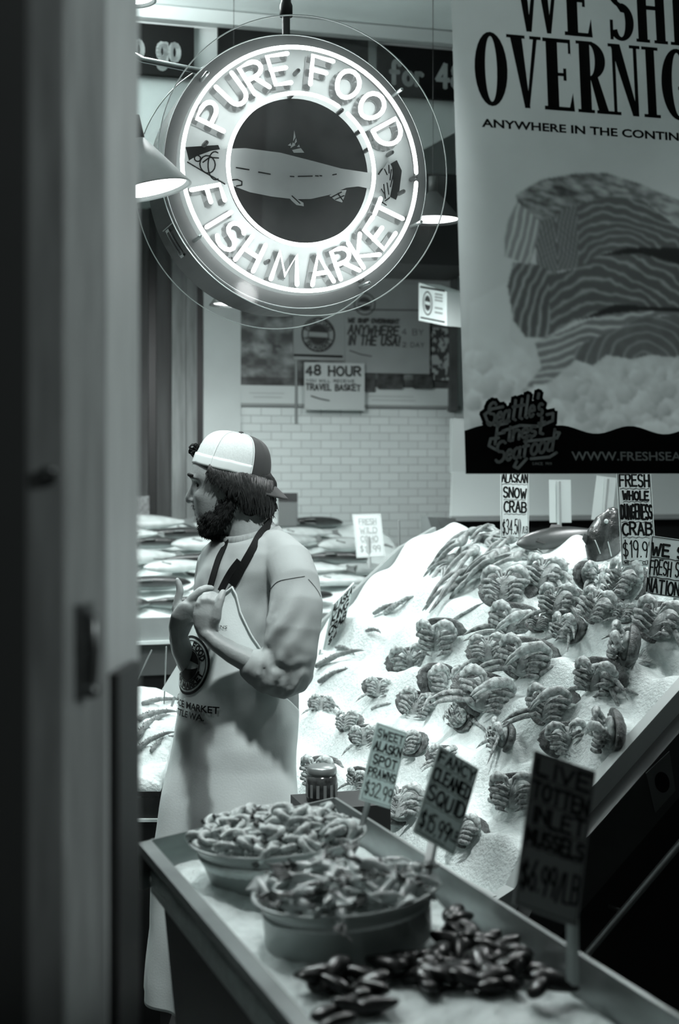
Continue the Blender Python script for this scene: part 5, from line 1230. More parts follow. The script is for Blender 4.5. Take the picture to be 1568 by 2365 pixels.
price_sign((1016, 1722, 2.44), (1106, 1776, 2.47), (956, 1922, 2.36), [('FANCY', .06, .94, .83, .12, .055), ('CLEANED', .05, .95, .62, .14, .06), ('SQUID', .06, .94, .39, .16, .065), ('$15.99', .06, .74, .08, .19, .05), ('/LB', .74, .96, .12, .12, .04)], 'grey price sign reading Fancy Cleaned Squid stuck in the front bowl', ((1000, 1945, 2.43), (985, 2022, 2.31)), card=mat('sign_card_grey', .62, .55, trans=.5), wpen=.8, seed=10, stake_w=.010)
price_sign((1234, 1732, 2.05), (1376, 1782, 2.05), (1256, 2096, 1.98), [('LIVE', .08, .92, .855, .10, .05), ('TOTTEN', .06, .94, .70, .10, .05), ('INLET', .10, .92, .55, .10, .05), ('MUSSELS', .05, .95, .41, .095, .05), ('$6.99/LB', .05, .95, .12, .18, .04)], 'dark price sign reading Live Totten Inlet, standing in the tray corner', ((1322, 2120, 2.02), (1322, 2290, 2.02)), card=mat('sign_card_shaded', .17, .55), seed=12, stake_w=.009)  # shade of the backlit card is put into its dark colour

# ------------------------------------------------------------------ bowls, prawns, squid, mussels
M_bowl = mat('bowl_steel', .44, .38, metal=.35, var=.06, scale=5); M_prawn = mat('prawn_meat', .50, .35, var=.65, scale=38, bump=.2, bscale=160); M_prawn2 = mat('prawn_dark', .10, .4, var=.5, scale=40)
def bowl(c, rr, rb, h, roll, label):
    """roll: tilt of the rim, in degrees, about the view axis"""
    rot = Matrix.Rotation(R(-roll), 3, 'Y'); ax = (rot @ Vector((1, 0, 0)), Vector((0, 1, 0)), rot @ Z)
    r = empty('serving_bowl', c, label, 'bowl')
    MB().lathe([(0, 0), (rb, 0), (rb + .012, .006), (rr - .012, h - .012), (rr - .002, h - .002), (rr + .003, h + .001), (rr + .003, h + .004), (rr - .004, h + .003), (rr - .016, h - .014), (rb + .008, .012), (0, .010)], c, ax, 72).build('shell', M_bowl, r)
    MB().lathe([(0, h * .45), (rr * .86, h * .45), (rr * .93, h - .022), (0, h - .004)], c, ax, 48).build('ice_fill', M_ice, r)
    return r, ax
cR = on_z(648, 2026, TRAY_Z); cF = on_z(806, 2172, TRAY_Z)
rR, axR = bowl(cR, .163, .118, .078, 3.5, 'rear steel bowl heaped with spot prawns'); rF, axF = bowl(cF, .148, .122, .082, 4.5, 'front steel bowl heaped with cleaned squid')
def prawn_proto():
    r = empty('spot_prawn', (0, 0, 0), 'x', 'prawn')
    pts = [(.030 * math.cos(R(a)), .030 * math.sin(R(a)), .004 * math.sin(R(a * 2))) for a in range(-20, 190, 15)]; n = len(pts)
    rad = [.0045 + .0065 * math.sin(PI * min(1, (i + 2) / n)) * (1 if i % 2 else .9) for i in range(n)]
    b = MB().tube(pts, rad, 10).build('body', M_prawn, r)
    mb = MB(); e = Vector(pts[0])
    for k in (-.5, 0, .5): mb.tube([e, e + Vector((.004 + .008 * k, -.020, .006 * k))], [.003, .0055], 6, [.0015, .0015])
    mb.build('tail_fan', M_prawn2, r)
    mb = MB()
    for i in range(2, n - 2, 2): p = Vector(pts[i]) * .72; mb.tube([Vector(pts[i]) * .85, p], [.0022, .0008], 5)
    mb.build('leglets', M_prawn2, r); return r
def squid_proto():
    r = empty('cleaned_squid', (0, 0, 0), 'x', 'squid')
    M_sq = mat('squid_meat', .60, .25, var=.4, scale=16, spec=.6)
    MB().tube([(-.045, 0, 0), (-.02, .003, .003), (.02, .0, .004), (.05, -.006, 0), (.066, -.010, -.004)], [.014, .019, .017, .010, .003], 14, [.010, .013, .012, .007, .002]).build('mantle', M_sq, r)
    MB().prism([(.030, .010, .004), (.052, .030, .002), (.068, -.006, .0), (.050, -.034, .0), (.030, -.016, .004)], (0, 0, .0025)).build('fin', M_sq, r, smooth=False)
    mb = MB(); rn = random.Random(2)
    for k in range(7):
        a = (k - 3) * .14; mb.tube([(-.044, 0, 0), (-.065, .03 * a, .003 * (k % 3)), (-.085, .06 * a + rn.uniform(-.006, .006), -.004), (-.098, .07 * a + rn.uniform(-.01, .01), .002)], [.005, .0042, .003, .001], 6)
    mb.build('tentacles', mat('squid_dark', .14, .35, var=.5, scale=30), r); return r
def heap(proto, c, ax, h, rr, n, dome, label, cat, grp, seed, sc):
    rn = random.Random(seed)
    for i in range(n):
        o = proto if i == 0 else copy_tree(proto)
        q = math.sqrt((i + .5) / n) * (rr * .86); t = i * 2.39996 + rn.uniform(-.3, .3); zz = h - .006 + dome * (1 - (q / rr) ** 2) + rn.uniform(-.004, .010)
        p = c + ax[0] * q * math.cos(t) + ax[1] * q * math.sin(t) + ax[2] * zz
        o.matrix_basis = Matrix.Translation(p) @ Matrix.Rotation(rn.uniform(0, 6.28), 4, 'Z') @ Matrix.Rotation(rn.uniform(-.7, .7), 4, 'X') @ Matrix.Rotation(rn.uniform(-.5, .5), 4, 'Y') @ Matrix.Scale(sc * rn.uniform(.85, 1.15), 4)
        tag(o, label, cat, grp)
heap(prawn_proto(), cR, axR, .078, .163, 150, .030, 'curled raw spot prawn in the heap in the rear bowl', 'prawn', 'spot prawns in the rear bowl', 3, .72)
heap(squid_proto(), cF, axF, .082, .148, 64, .026, 'pale cleaned squid in the heap in the front bowl', 'squid', 'cleaned squid in the front bowl', 4, .62)
def mussel_proto():
    r = empty('mussel', (0, 0, 0), 'x', 'mussel'); M_mu = mat('mussel_shell', .008, .3, var=.5, scale=30, spec=.35)
    for s in (1, -1):
        c = catmull([(-.034, .001, .001), (-.028, .008, .005), (-.010, .015, .010), (.012, .019, .0115), (.028, .014, .008), (.036, .003, .002)], 14); seg = 14; vs = []; fs = []
        for x, w_, h in c:
            for k in range(seg): t = 2 * PI * k / seg; vs.append((x, w_ * math.cos(t) + .004 * math.sin(x * 40), max(s * h * math.sin(t), -.0008) * s if s > 0 else min(h * math.sin(t), .0008)))
        for i in range(len(c) - 1):
            for k in range(seg): fs.append((i * seg + k, i * seg + (k + 1) % seg, (i + 1) * seg + (k + 1) % seg, (i + 1) * seg + k))
        fs += [tuple(range(seg))[::-1], tuple(range((len(c) - 1) * seg, len(c) * seg))]
        fix_normals(MB().add(vs, fs).build('shell_half', M_mu, r))
    return r
MU = mussel_proto(); rn = random.Random(8); spots = []
for poly, n in (([(985, 2210), (1010, 2120), (1090, 2100), (1120, 2180), (1330, 2190), (1420, 2270), (1350, 2300), (1120, 2285), (960, 2280)], 64), ([(700, 2260), (770, 2240), (900, 2290), (870, 2345), (760, 2345)], 17), ([(860, 2235), (1000, 2215), (1000, 2265), (880, 2260)], 12), ([(600, 2300), (700, 2330), (900, 2420), (760, 2430)], 5)):
    k = 0
    while k < n:
        x = rn.uniform(min(p[0] for p in poly), max(p[0] for p in poly)); y = rn.uniform(min(p[1] for p in poly), max(p[1] for p in poly))
        if inpoly(np.array([x]), np.array([y]), poly)[0]: spots.append((x, y)); k += 1
mused = False
for i, (x, y) in enumerate(spots):
    p = on_z(x, y, TRAY_Z + .012)
    den = TE.x * TD.y - TE.y * TD.x; qv = p - TA; ue = (qv.x * TD.y - qv.y * TD.x) / den
    if ue > .91 or (Vector((p.x, p.y, 0)) - Vector((cF.x, cF.y, 0))).length < .155: continue
    if ue < .13: continue
    o = copy_tree(MU) if mused else MU; mused = True
    o.matrix_basis = Matrix.Translation(p + Z * rn.uniform(-.004, .016)) @ Matrix.Rotation(rn.uniform(0, 6.28), 4, 'Z') @ Matrix.Rotation(rn.uniform(-.5, .5), 4, 'X') @ Matrix.Rotation(rn.uniform(-.4, .4), 4, 'Y') @ Matrix.Scale(rn.uniform(.8, 1.1), 4)
    tag(o, 'black mussel lying on the tray ice in the near heap', 'mussel', 'black mussels on the tray ice')
# ------------------------------------------------------------------ the fishmonger
def man():
    D0 = 3.65; K = D0 / FPX
    M = lambda px, py, dd=0.0: P(px, py, D0 + dd)
    root = empty('person', (-.25, D0, 0), 'bearded man in backwards cap and white apron, hands at his chest, looking left', 'person')
    M_skin = mat('skin', .31, .5, var=.18, scale=14, bump=.08, bscale=200); M_hair = mat('hair', .018, .75, var=.5, scale=60, spec=.2); M_shirt = mat('shirt_cotton', .35, .85, var=.06, scale=9, bump=.05, bscale=400)
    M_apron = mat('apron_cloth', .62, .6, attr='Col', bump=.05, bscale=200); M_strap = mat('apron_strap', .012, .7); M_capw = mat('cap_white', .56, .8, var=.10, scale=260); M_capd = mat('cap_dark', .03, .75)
    # torso levels: row, centre column, half width across the shoulders, half depth, turn from the camera (degrees)
    LV = [(1205, 590, .060, .060, 50), (1228, 586, .092, .074, 50), (1246, 586, .138, .088, 50), (1272, 588, .182, .104, 50), (1310, 580, .178, .116, 51), (1360, 572, .166, .124, 53), (1450, 564, .166, .130, 57), (1550, 556, .176, .136, 61), (1650, 553, .190, .140, 62), (1750, 545, .196, .146, 62), (1850, 540, .215, .158, 62), (1950, 532, .225, .165, 62), (2100, 525, .235, .172, 62), (2300, 520, .245, .180, 62)]
    arr = np.array(LV, float)
    def lv(py): return [np.interp(py, arr[:, 0], arr[:, i]) for i in range(1, 5)]
    def body(phi, py, off=0.0, sq=1.0):
        """phi in degrees from straight ahead of the chest, positive towards his left arm"""
        c, a, b, ps = lv(py); ps = R(ps); f = Vector((-math.sin(ps), -math.cos(ps), 0)); l = Vector((math.cos(ps), -math.sin(ps), 0)); t = R(phi)
        return M(c, py) + f * (b + off) * math.cos(t) + l * (a + off) * math.sin(t)
    def prj(p): return CXP + p.x / p.y * FPX, HOR + (EYE - p.z) / p.y * FPX
    def front(px, py, off=0.0):
        """point of the shirt nearest the camera under pixel (px, py)"""
        best = None
        for k in range(-180, 180, 2):
            p = body(k, py, off); x, _ = prj(p); e = abs(x - px) + max(0, p.y - D0) * 400
            if best is None or e < best[0]: best = (e, p)
        return best[1]
    def phi_at(px, py, lo, hi):
        return min(np.linspace(lo, hi, 240), key=lambda k: abs(prj(body(k, py))[0] - px))
    # ---- the one continuous body: head, neck, trunk, arms, hands, legs
    mb = MB()
    HD = [(1010, 512, 556, .030), (1020, 492, 578, .052), (1036, 472, 598, .066), (1060, 450, 610, .074), (1085, 441.5, 616, .0765), (1102, 439.5, 617, .0765), (1117, 444.5, 616, .075), (1135, 447, 613, .0725), (1150, 447.5, 606, .070), (1163, 448, 598, .067), (1180, 451, 590, .062), (1196, 456, 580, .056), (1212, 460, 570, .046), (1224, 466, 560, .036), (1234, 482, 548, .018)]
    hc = catmull(HD, 70); seg = 48; vs = []; fs = []
    for py, xf, xb, wv in hc:
        for k in range(seg):
            t = 2 * PI * k / seg; cx = (xf + xb) / 2; a = (xb - xf) / 2; c, s = math.cos(t), math.sin(t)
            ee = 1.0 if c > 0 else .88
            x = cx + a * math.copysign(abs(c) ** ee, c); y = wv * math.copysign(abs(s) ** .85, s)
            p = M(x, py, 0); p.y = D0 + y
            if c < 0:   # eye sockets, cheeks
                q = math.exp(-((py - 1119) / 11) ** 2 - ((abs(y) - .031) / .016) ** 2); p.x += .019 * q
                q = math.exp(-((py - 1146) / 12) ** 2 - ((abs(y) - .046) / .016) ** 2); p.x -= .005 * q
            vs.append(p)
    for i in range(len(hc) - 1):
        for k in range(seg): fs.append((i * seg + k, i * seg + (k + 1) % seg, (i + 1) * seg + (k + 1) % seg, (i + 1) * seg + k))
    fs += [tuple(range(seg))[::-1], tuple(range((len(hc) - 1) * seg, len(hc) * seg))]; mb.add(vs, fs)
    mb.tube([M(450, 1112), M(446, 1126), M(441, 1140), M(437.5, 1150), M(437, 1154)], [.007, .0085, .0105, .012, .0105], 12)
    for s in (-1, 1):
        mb.ball(M(448, 1155, s * .0125), (.012, .0075, .0085)); mb.tube([M(446, 1104, s * .012), M(443, 1101, s * .03), M(452, 1103, s * .047)], [.006, .0075, .006], 8)
        mb.ball(M(549, 1132, s * .075), (.014, .010, .028))
        mb.tube([M(460, 1116, s * .018), M(455, 1113.5, s * .032), M(463, 1117, s * .045)], [.003, .0048, .003], 8); mb.tube([M(459, 1125, s * .02), M(456, 1126, s * .032), M(463, 1124, s * .044)], [.003, .004, .003], 8)
    mb.tube([M(458, 1173, -.020), M(450, 1173, 0), M(458, 1173, .020)], [.004, .0075, .004], 8); mb.tube([M(459, 1186, -.018), M(453.5, 1187, 0), M(459, 1186, .018)], [.004, .0075, .004], 8)
    mb.tube([M(560, 1150), M(568, 1205), M(578, 1245, .0), M(586, 1290)], [.058, .059, .064, .075], 24)
    vs = []; fs = []; rows = [1262, 1275, 1300, 1360, 1450, 1550, 1650, 1750, 1850]
    for py in rows:
        for k in range(32): vs.append(body(k * 360 / 32, py, -.022))
    for i in range(len(rows) - 1):
        for k in range(32): fs.append((i * 32 + k, i * 32 + (k + 1) % 32, (i + 1) * 32 + (k + 1) % 32, (i + 1) * 32 + k))
    fs += [tuple(range(32))[::-1], tuple(range((len(rows) - 1) * 32, len(rows) * 32))]; mb.add(vs, fs)
    # left (near) arm
    mb.tube([M(660, 1290, -.10), M(680, 1320, -.16), M(682, 1430, -.20), M(670, 1550, -.20)], [.05, .052, .044, .038], 16)
    mb.tube([M(670, 1552, -.19), M(625, 1545, -.212), M(576, 1527, -.222), M(537, 1508, -.226), M(500, 1484, -.226), M(478, 1464, -.222)], [.040, .036, .0335, .0295, .0255, .0235], 18, [.040, .034, .030, .026, .022, .019], up=(0, 1, 0))
    # left hand: palm, four fingers curled over the bib edge, thumb
    mb.tube([M(480, 1466, -.222), M(476, 1444, -.222), M(477, 1420, -.222), M(479, 1398, -.220)], [.016, .018, .0185, .015], 16, [.025, .031, .034, .031], up=(0, 1, 0))
    for (x, y, r_) in ((459, 1396, .0085), (469, 1388, .0092), (480, 1387, .0095), (491, 1391, .0092)):
        mb.tube([M(x, y + 16, -.222), M(x + 1, y - 2, -.226), M(x + 5, y - 13, -.216), M(x + 12, y - 14, -.190), M(x + 17, y + 2, -.172), M(x + 15, y + 16, -.176)], [r_ * 1.05, r_ * 1.12, r_, r_ * .95, r_ * .9, r_ * .8], 10)
    mb.tube([M(490, 1448, -.226), M(499, 1425, -.236), M(504, 1402, -.238), M(509, 1384, -.232), M(515, 1368, -.222)], [.014, .0135, .0105, .0105, .0085], 12)
    # right (far) arm
    mb.tube([M(500, 1300, .13), M(494, 1360, .13), M(486, 1450, .10), M(462, 1545, .03)], [.05, .048, .044, .038], 16)
    mb.tube([M(462, 1552, .03), M(436, 1530, -.03), M(420, 1500, -.08), M(412, 1470, -.115)], [.036, .031, .027, .024], 16)
    mb.tube([M(412, 1472, -.115), M(416, 1448, -.135), M(424, 1424, -.150), M(437, 1401, -.160)], [.022, .030, .034, .029], 16, [.018, .0175, .0165, .014], up=(1, .4, 0))
    mb.tube([M(433, 1392, -.160), M(447, 1378, -.165), M(464, 1363, -.168), M(477, 1358, -.164), M(489, 1359, -.158)], [.0105, .0108, .0098, .009, .0078], 12)
    for x, y, dd in ((440, 1402, -.157), (446, 1416, -.150), (448, 1432, -.142)):
        mb.tube([M(x - 8, y + 4, dd), M(x + 8, y - 8, dd - .004), M(x + 24, y - 12, dd + .004), M(x + 38, y - 8, dd + .016)], [.0105, .0108, .0095, .008], 10)
    mb.tube([M(418, 1430, -.142), M(408, 1404, -.145), M(411, 1384, -.148), M(416, 1364, -.150), M(413, 1348, -.150), M(409.5, 1339, -.150)], [.014, .0135, .0105, .0098, .0085, .006], 12)
    # legs
    f = Vector((-.88, -.47, 0)); l = Vector((.47, -.88, 0)); c0 = Vector((M(540, 1850).x, D0, 0))
    for s in (-1, 1):
        hip = c0 + l * s * .09; mb.tube([hip + Z * .86, hip + Z * .50 + f * .015, hip + Z * .30, hip + Z * .10], [.09, .062, .055, .045], 16); mb.tube([hip + Z * .05 - f * .05, hip + Z * .05 + f * .08, hip + Z * .045 + f * .15], [.04, .042, .03], 12)
    skin = remeshed(mb, 'body', M_skin, root, .0036, 3)
    # eyes
    for s in (-1, 1): MB().ball(M(463.5, 1120, s * .031), .0112, None, 16, 10).build('eye', mat('eye_dark', .03, .15), skin)
    # ---- beard, moustache, eyebrows and hair
    mb = MB()
    for s in (-1, 1):
        mb.tube([M(538, 1128, s * .067), M(533, 1160, s * .064), M(520, 1190, s * .056), M(500, 1212, s * .042), M(482, 1220, s * .022)], [.010, .016, .022, .023, .022], 12)
        mb.tube([M(451, 1166, s * .003), M(456, 1170, s * .016), M(466, 1182, s * .029), M(474, 1200, s * .034)], [.0045, .0062, .007, .012], 8)
    mb.ball(M(480, 1214), (.024, .036, .026)); mb.ball(M(470, 1206), (.014, .024, .016)); mb.ball(M(500, 1216), (.03, .044, .020)); mb.ball(M(462, 1199), (.006, .014, .008))
    for s in (-1, 1): mb.ball(M(498, 1196, s * .048), (.030, .014, .028)); mb.ball(M(516, 1172, s * .060), (.022, .011, .030)); mb.ball(M(478, 1200, s * .034), (.018, .014, .020))
    def fuzz(co, no): 
        n = np.array([noise.noise(Vector(p) * 95) + .6 * noise.noise(Vector(p) * 210) for p in co]); return co + no * (n * .0032)[:, None]
    bd = remeshed(mb, 'beard', M_hair, skin, .0034, 2, fuzz)
    rn = random.Random(21); mb = MB(); wm = wmat(bd)
    for i in range(2200):
        v = bd.data.vertices[rn.randrange(len(bd.data.vertices))]; p = wm @ v.co; d = (v.normal + Vector((-.2, rn.uniform(-.4, .4), -1.0))).normalized()
        mb.tube([p - d * .002, p + d * .003 + v.normal * .001, p + d * rn.uniform(.005, .010)], [.0007, .0006, .0002], 4)
    mb.build('beard_hairs', M_hair, skin); mb = MB()
    for i in range(260):
        t = rn.random(); s = rn.choice((-1, 1)) * rn.random() ** .5
        x = 464 + 56 * t; y = 1226 + 10 * math.sin(PI * t) - 6 * abs(s) - (t > .75) * 10 * (t - .75) * 4; dd = s * (.018 + .028 * t); p = M(x, y, dd)
        mb.tube([p, p + Vector((-.003 + rn.uniform(-.004, .004), rn.uniform(-.004, .004), -.008)), p + Vector((rn.uniform(-.007, .004), rn.uniform(-.006, .006), -.013 - rn.random() * .006))], [.0013, .0010, .0003], 4)
    mb.build('beard_fringe', M_hair, skin)
    mb = MB()
    for s in (-1, 1):
        mb.tube([M(440, 1099.5, s * .012), M(436.8, 1096, s * .030), M(445, 1098, s * .053)], [.0034, .0052, .0028], 8)
    for s in (-1, 1): mb.tube([M(458, 1117.5, s * .018), M(454.5, 1115.5, s * .032), M(464, 1119, s * .047)], [.0015, .0026, .0015], 6)
    mb.build('eyebrows', M_hair, skin)
    capy = lambda x: np.interp(x, [440, 470, 490, 520, 560, 590, 625], [1066, 1070, 1074, 1083, 1094, 1101, 1112])
    mb = MB()
    for s in (-1, 1):
        mb.tube([M(500, 1092, s * .066), M(520, 1112, s * .068), M(545, 1130, s * .068)], [.012, .020, .026], 10, up=(0, 0, 1)); mb.ball(M(560, 1125, s * .060), (.052, .026, .046)); mb.ball(M(592, 1150, s * .046), (.036, .034, .042))
    mb.ball(M(590, 1125), (.056, .075, .05)); mb.ball(M(604, 1160), (.034, .058, .036)); mb.ball(M(612, 1176), (.024, .044, .020))
    for s in (-1, 1): mb.ball(M(578, 1164, s * .056), (.030, .020, .030))
    remeshed(mb, 'hair', M_hair, skin, .0042, 2, lambda co, no: co + no * np.array([.004 * noise.noise(Vector((p[0] * 90, p[1] * 90, p[2] * 22))) for p in co])[:, None])
    mb = MB()
    for i in range(520):
        s = -1 if rn.random() < .75 else 1; x0 = rn.uniform(484, 628); y0 = capy(x0) + rn.uniform(-3, 3); ln = np.interp(x0, [484, 510, 560, 600, 628], [34, 52, 66, 84, 72]) * rn.uniform(.7, 1.08); cv = rn.uniform(-12, 8)
        w0 = np.interp(x0, [480, 520, 570, 605, 630], [.069, .078, .080, .060, .018]); pts = []
        for k in range(6):
            t = k / 5; w_ = w0 * (1 + .10 * math.sin(t * 2.4)) - .022 * t * t * (x0 > 560) + rn.uniform(-.001, .001)
            pts.append(M(x0 + cv * t * t + 6 * math.sin(t * 5 + i) * t - (10 * t * (1 - t) if x0 < 520 else 0) + 4 * t * (x0 > 580), y0 + ln * t, s * (w_ + .004)))
        mb.tube(pts, [.0021, .0025, .0024, .0021, .0015, .0004], 5)
    for i in range(60):
        y0 = rn.uniform(1118, 1150); dd = rn.uniform(-.05, .05); p = 612 + 14 * math.cos(dd / .05 * 1.4)
        mb.tube([M(p, y0, dd), M(p + 7, y0 + 18, dd), M(p + 9 + rn.uniform(-3, 4), y0 + 34, dd * .9), M(p + 2 + rn.uniform(-8, 6), y0 + rn.uniform(42, 52), dd * .85)], [.003, .0034, .0026, .0005], 5)
    for i in range(300):
        x0 = rn.uniform(552, 630); y0 = capy(x0) + rn.uniform(-2, 6); ln = rn.uniform(62, 90); w0 = np.interp(x0, [552, 575, 600, 620, 632], [.078, .077, .070, .054, .03]); pts = []
        for k in range(7):
            t = k / 6; pts.append(M(x0 + rn.uniform(-4, 4) * t + 6 * math.sin(t * 5 + i) * t, min(y0 + ln * t, 1197), -(w0 + .014 * math.sin(t * PI) - .008 * t)))
        mb.tube(pts, [.0018, .0024, .0026, .0025, .0022, .0015, .0004], 5)
    mb.build('hair_strands', mat('hair_strand', .022, .4, var=.4, scale=80, spec=.5), skin)
    mb = MB()
    for i in range(46):
        a, b = rn.uniform(0, 6.28), rn.uniform(-1, 1); c = M(452, 1040, 0) + Vector((.010 * math.cos(a), .015 * b, .010 * math.sin(a))); q = rn.uniform(0, 6)
        mb.tube([M(461, 1040 + rn.uniform(-7, 7), .01 * b)] + [c + Vector((.008 * math.cos(q + k * 1.1), rn.uniform(-.004, .004), .008 * math.sin(q + k * 1.1))) for k in range(4)], [.0025, .0026, .0024, .002, .0008], 5)
    mb.build('hair_tuft', M_hair, skin)
    # ---- cap, worn backwards
    tilt = R(13.3); bx = Vector((math.cos(tilt), 0, -math.sin(tilt))); bz = Vector((math.sin(tilt), 0, math.cos(tilt))); by = Vector((0, 1, 0)); c = M(532.5, 1089.5, 0)
    a_, b_, h_ = .1010, .0870, .101
    def dome(th, q, off=0):
        """th around (0 = back of the head), q from brim 0 to crown 1"""
        e = max(0, math.cos(q * PI / 2)) ** .52; z = h_ * math.sin(q * PI / 2) ** 1.02; x = math.cos(th) * (a_ + off) * e; y = math.sin(th) * (b_ + off) * e
        x += .003 * math.sin(q * PI / 2) * (1 - .3 * q); seam = .0012 * (abs(math.sin(th * 3 + PI / 2 * 0)) ** 24)
        return c + bx * x + by * y + bz * (z + off * math.sin(q * PI / 2) + seam)
    def cap_part(th0, th1, q0, q1, name, m, parent, off=0, nt=40, nq=20, hole=False):
        vs = [dome(th0 + (th1 - th0) * i / nt, q0 + (q1 - q0) * j / nq, off) for j in range(nq + 1) for i in range(nt + 1)]; fs = []
        for j in range(nq):
            for i in range(nt):
                if hole:
                    th = th0 + (th1 - th0) * (i + .5) / nt; q = q0 + (q1 - q0) * (j + .5) / nq; dth = abs(abs(th) - PI)
                    if dth < .30 and .19 < q < .50 and (dth / .30) ** 2 + ((q - .19) / .31) ** 2 < 1: continue
                k = j * (nt + 1) + i; fs.append((k, k + 1, k + nt + 2, k + nt + 1))
        o = MB().add(vs, fs).build(name, m, parent); md = o.modifiers.new('t', 'SOLIDIFY'); md.thickness = .0016; md.offset = -1; return o
    split = R(56)
    cap = cap_part(split, 2 * PI - split, 0, 1, 'cap', M_capw, root, hole=True, nt=72); cap['label'] = 'white mesh cap worn backwards'
    cap_part(-split, split, 0, 1, 'front_panel', M_capd, cap)
    cap_part(split, 2 * PI - split, .0, .19, 'sweatband', mat('cap_band', .64, .8), cap, .0012, 72, 4)
    for th in (split, -split, R(118), -R(118)):
        MB().tube([dome(th, q / 14, .001) for q in range(15)], .0011, 6).build('seam', mat('cap_band', .64, .8), cap)
    MB().ball(dome(0, 1, .002), (.008, .008, .004)).build('button', M_capd, cap)
    # visor: curved plate leaving the back edge, dropping away
    vs = []; fs = []; nt, nr = 28, 10
    for j in range(nr + 1):
        r = j / nr
        for i in range(nt + 1):
            th = R(-66 + 132 * i / nt); p0 = dome(th, .01, .001); k = (1 - (abs(th) / R(66)) ** 2.2); out = bx * math.cos(th * .35) + by * math.sin(th) * .22
            d = (out * .80 - bz * .50).normalized(); vs.append(p0 + d * .068 * r * k ** .6 - bz * .020 * r * (abs(th) / R(66)) ** 1.6)
    for j in range(nr):
        for i in range(nt): k = j * (nt + 1) + i; fs.append((k, k + 1, k + nt + 2, k + nt + 1))
    v = MB().add(vs, fs).build('visor', M_capd, cap); md = v.modifiers.new('t', 'SOLIDIFY'); md.thickness = .003; md.offset = 0
    # ---- shirt
    vs = []; fs = []; sg = 72; rows = np.linspace(1212, 1655, 70)
    def wr(p, a=1.0): q = Vector(p); return .0045 * a * noise.noise(Vector((q.x * 9, q.y * 9, q.z * 14))) + .0022 * a * noise.noise(Vector((q.x * 26, q.y * 26, q.z * 20)))
    for py in rows:
        for k in range(sg):
            ph = k * 360 / sg; yy = py + 40 * ((1 + math.cos(R(ph))) / 2) ** 1.5 * max(0, 1 - (py - 1212) / 130); p = body(ph, yy); vs.append(body(ph, yy, wr(p, 1.5)))
    for i in range(len(rows) - 1):
        for k in range(sg): fs.append((i * sg + k, i * sg + (k + 1) % sg, (i + 1) * sg + (k + 1) % sg, (i + 1) * sg + k))
    mb = MB().add(vs, fs + [tuple(range(sg))[::-1], tuple(range((len(rows) - 1) * sg, len(rows) * sg))])
    mb.tube([M(636, 1276, -.07), M(668, 1302, -.135), M(682, 1345, -.175), M(684, 1390, -.195), M(678, 1450, -.21), M(671, 1510, -.21), M(668, 1552, -.205)], [.058, .060, .060, .063, .066, .064, .058], 28)
    mb.tube([M(668, 1556, -.198), M(640, 1556, -.208), M(614, 1546, -.216), M(594, 1537, -.222)], [.058, .054, .048, .044], 24)
    mb.tube([M(530, 1285, .09), M(500, 1305, .13), M(494, 1360, .135), M(488, 1450, .105), M(470, 1535, .05)], [.055, .056, .056, .052, .046], 22)
    # folds of the pushed-up sleeve
    el = M(668, 1556, -.2)
    for i in range(7):
        t = i / 6; cx_ = M(600 + 76 * t, 1538 + 22 * t - 8 * t * t, -.218 + .02 * t); ax_ = Vector((.94, .2, -.25)).normalized(); u_ = ax_.orthogonal().normalized(); w_ = ax_.cross(u_); rr = .045 + .014 * t
        pts = [cx_ + (u_ * math.cos(k * PI / 12) + w_ * math.sin(k * PI / 12)) * rr + ax_ * (.008 * math.sin(k * PI / 6 + i * 1.7)) for k in range(24)]
        mb.tube(pts, .0085, 8, closed=True)
    for a, b, cq in (((640, 1380, -.225), (624, 1440, -.235), (612, 1500, -.235)), ((668, 1350, -.222), (640, 1430, -.245), (626, 1490, -.246)), ((700, 1400, -.225), (680, 1470, -.258), (650, 1520, -.258)), ((715, 1440, -.215), (706, 1500, -.24), (690, 1570, -.25))):
        mb.tube([M(*a), M(*b), M(*cq)], [.006, .0135, .007], 8)
    def cloth(co, no):
        out = np.empty(len(co))
        for i, p in enumerate(co):
            q = Vector(p); px, py = prj(q); e = math.exp(-((px - 655) / 60) ** 2 - ((py - 1545) / 50) ** 2)
            out[i] = .0055 * noise.noise(q * 13) + .0006 * noise.noise(q * 31) + .006 * e * noise.noise(Vector((q.x * 42, q.y * 20, q.z * 42))) + (.0045 * math.sin((px + .55 * py) * .11 + 2 * noise.noise(q * 9)) * math.exp(-((px - 650) / 55) ** 2 - ((py - 1440) / 70) ** 2))
        return co + no * out[:, None]
    shirt = remeshed(mb, 'shirt', M_shirt, root, .0046, 2, cloth)
    cr = []
    for i in range(48):
        t = 2 * PI * i / 48; yy = 1228 + 20 * math.cos(t); fr = Vector((-.77, -.64, 0)); sd = Vector((.64, -.77, 0)); rr = np.interp(yy, [1205, 1250], [.0645, .0725]); cxx = np.interp(yy, [1205, 1250], [569, 579])
        cr.append(M(cxx, yy) + fr * rr * math.cos(t) + sd * rr * math.sin(t))
    MB().tube(cr, .012, 8, .0055, closed=True, up=(0, 0, 1)).build('collar', mat('shirt_rib', .33, .85, var=.15, scale=200, stretch=(1, 1, .2)), shirt)
    # ---- apron: a sheet wrapped round the front, bib narrowing upwards
    ER = [(1346, 541), (1352, 544), (1362, 549), (1400, 557), (1450, 580), (1490, 606), (1530, 640), (1565, 672)]
    rows = list(np.linspace(1346, 1560, 50)) + list(np.linspace(1566, 2296, 110)); nc = 90
    ey_ = [p[0] for p in ER]; phr = [phi_at(x, y, 5, 88) for y, x in ER]
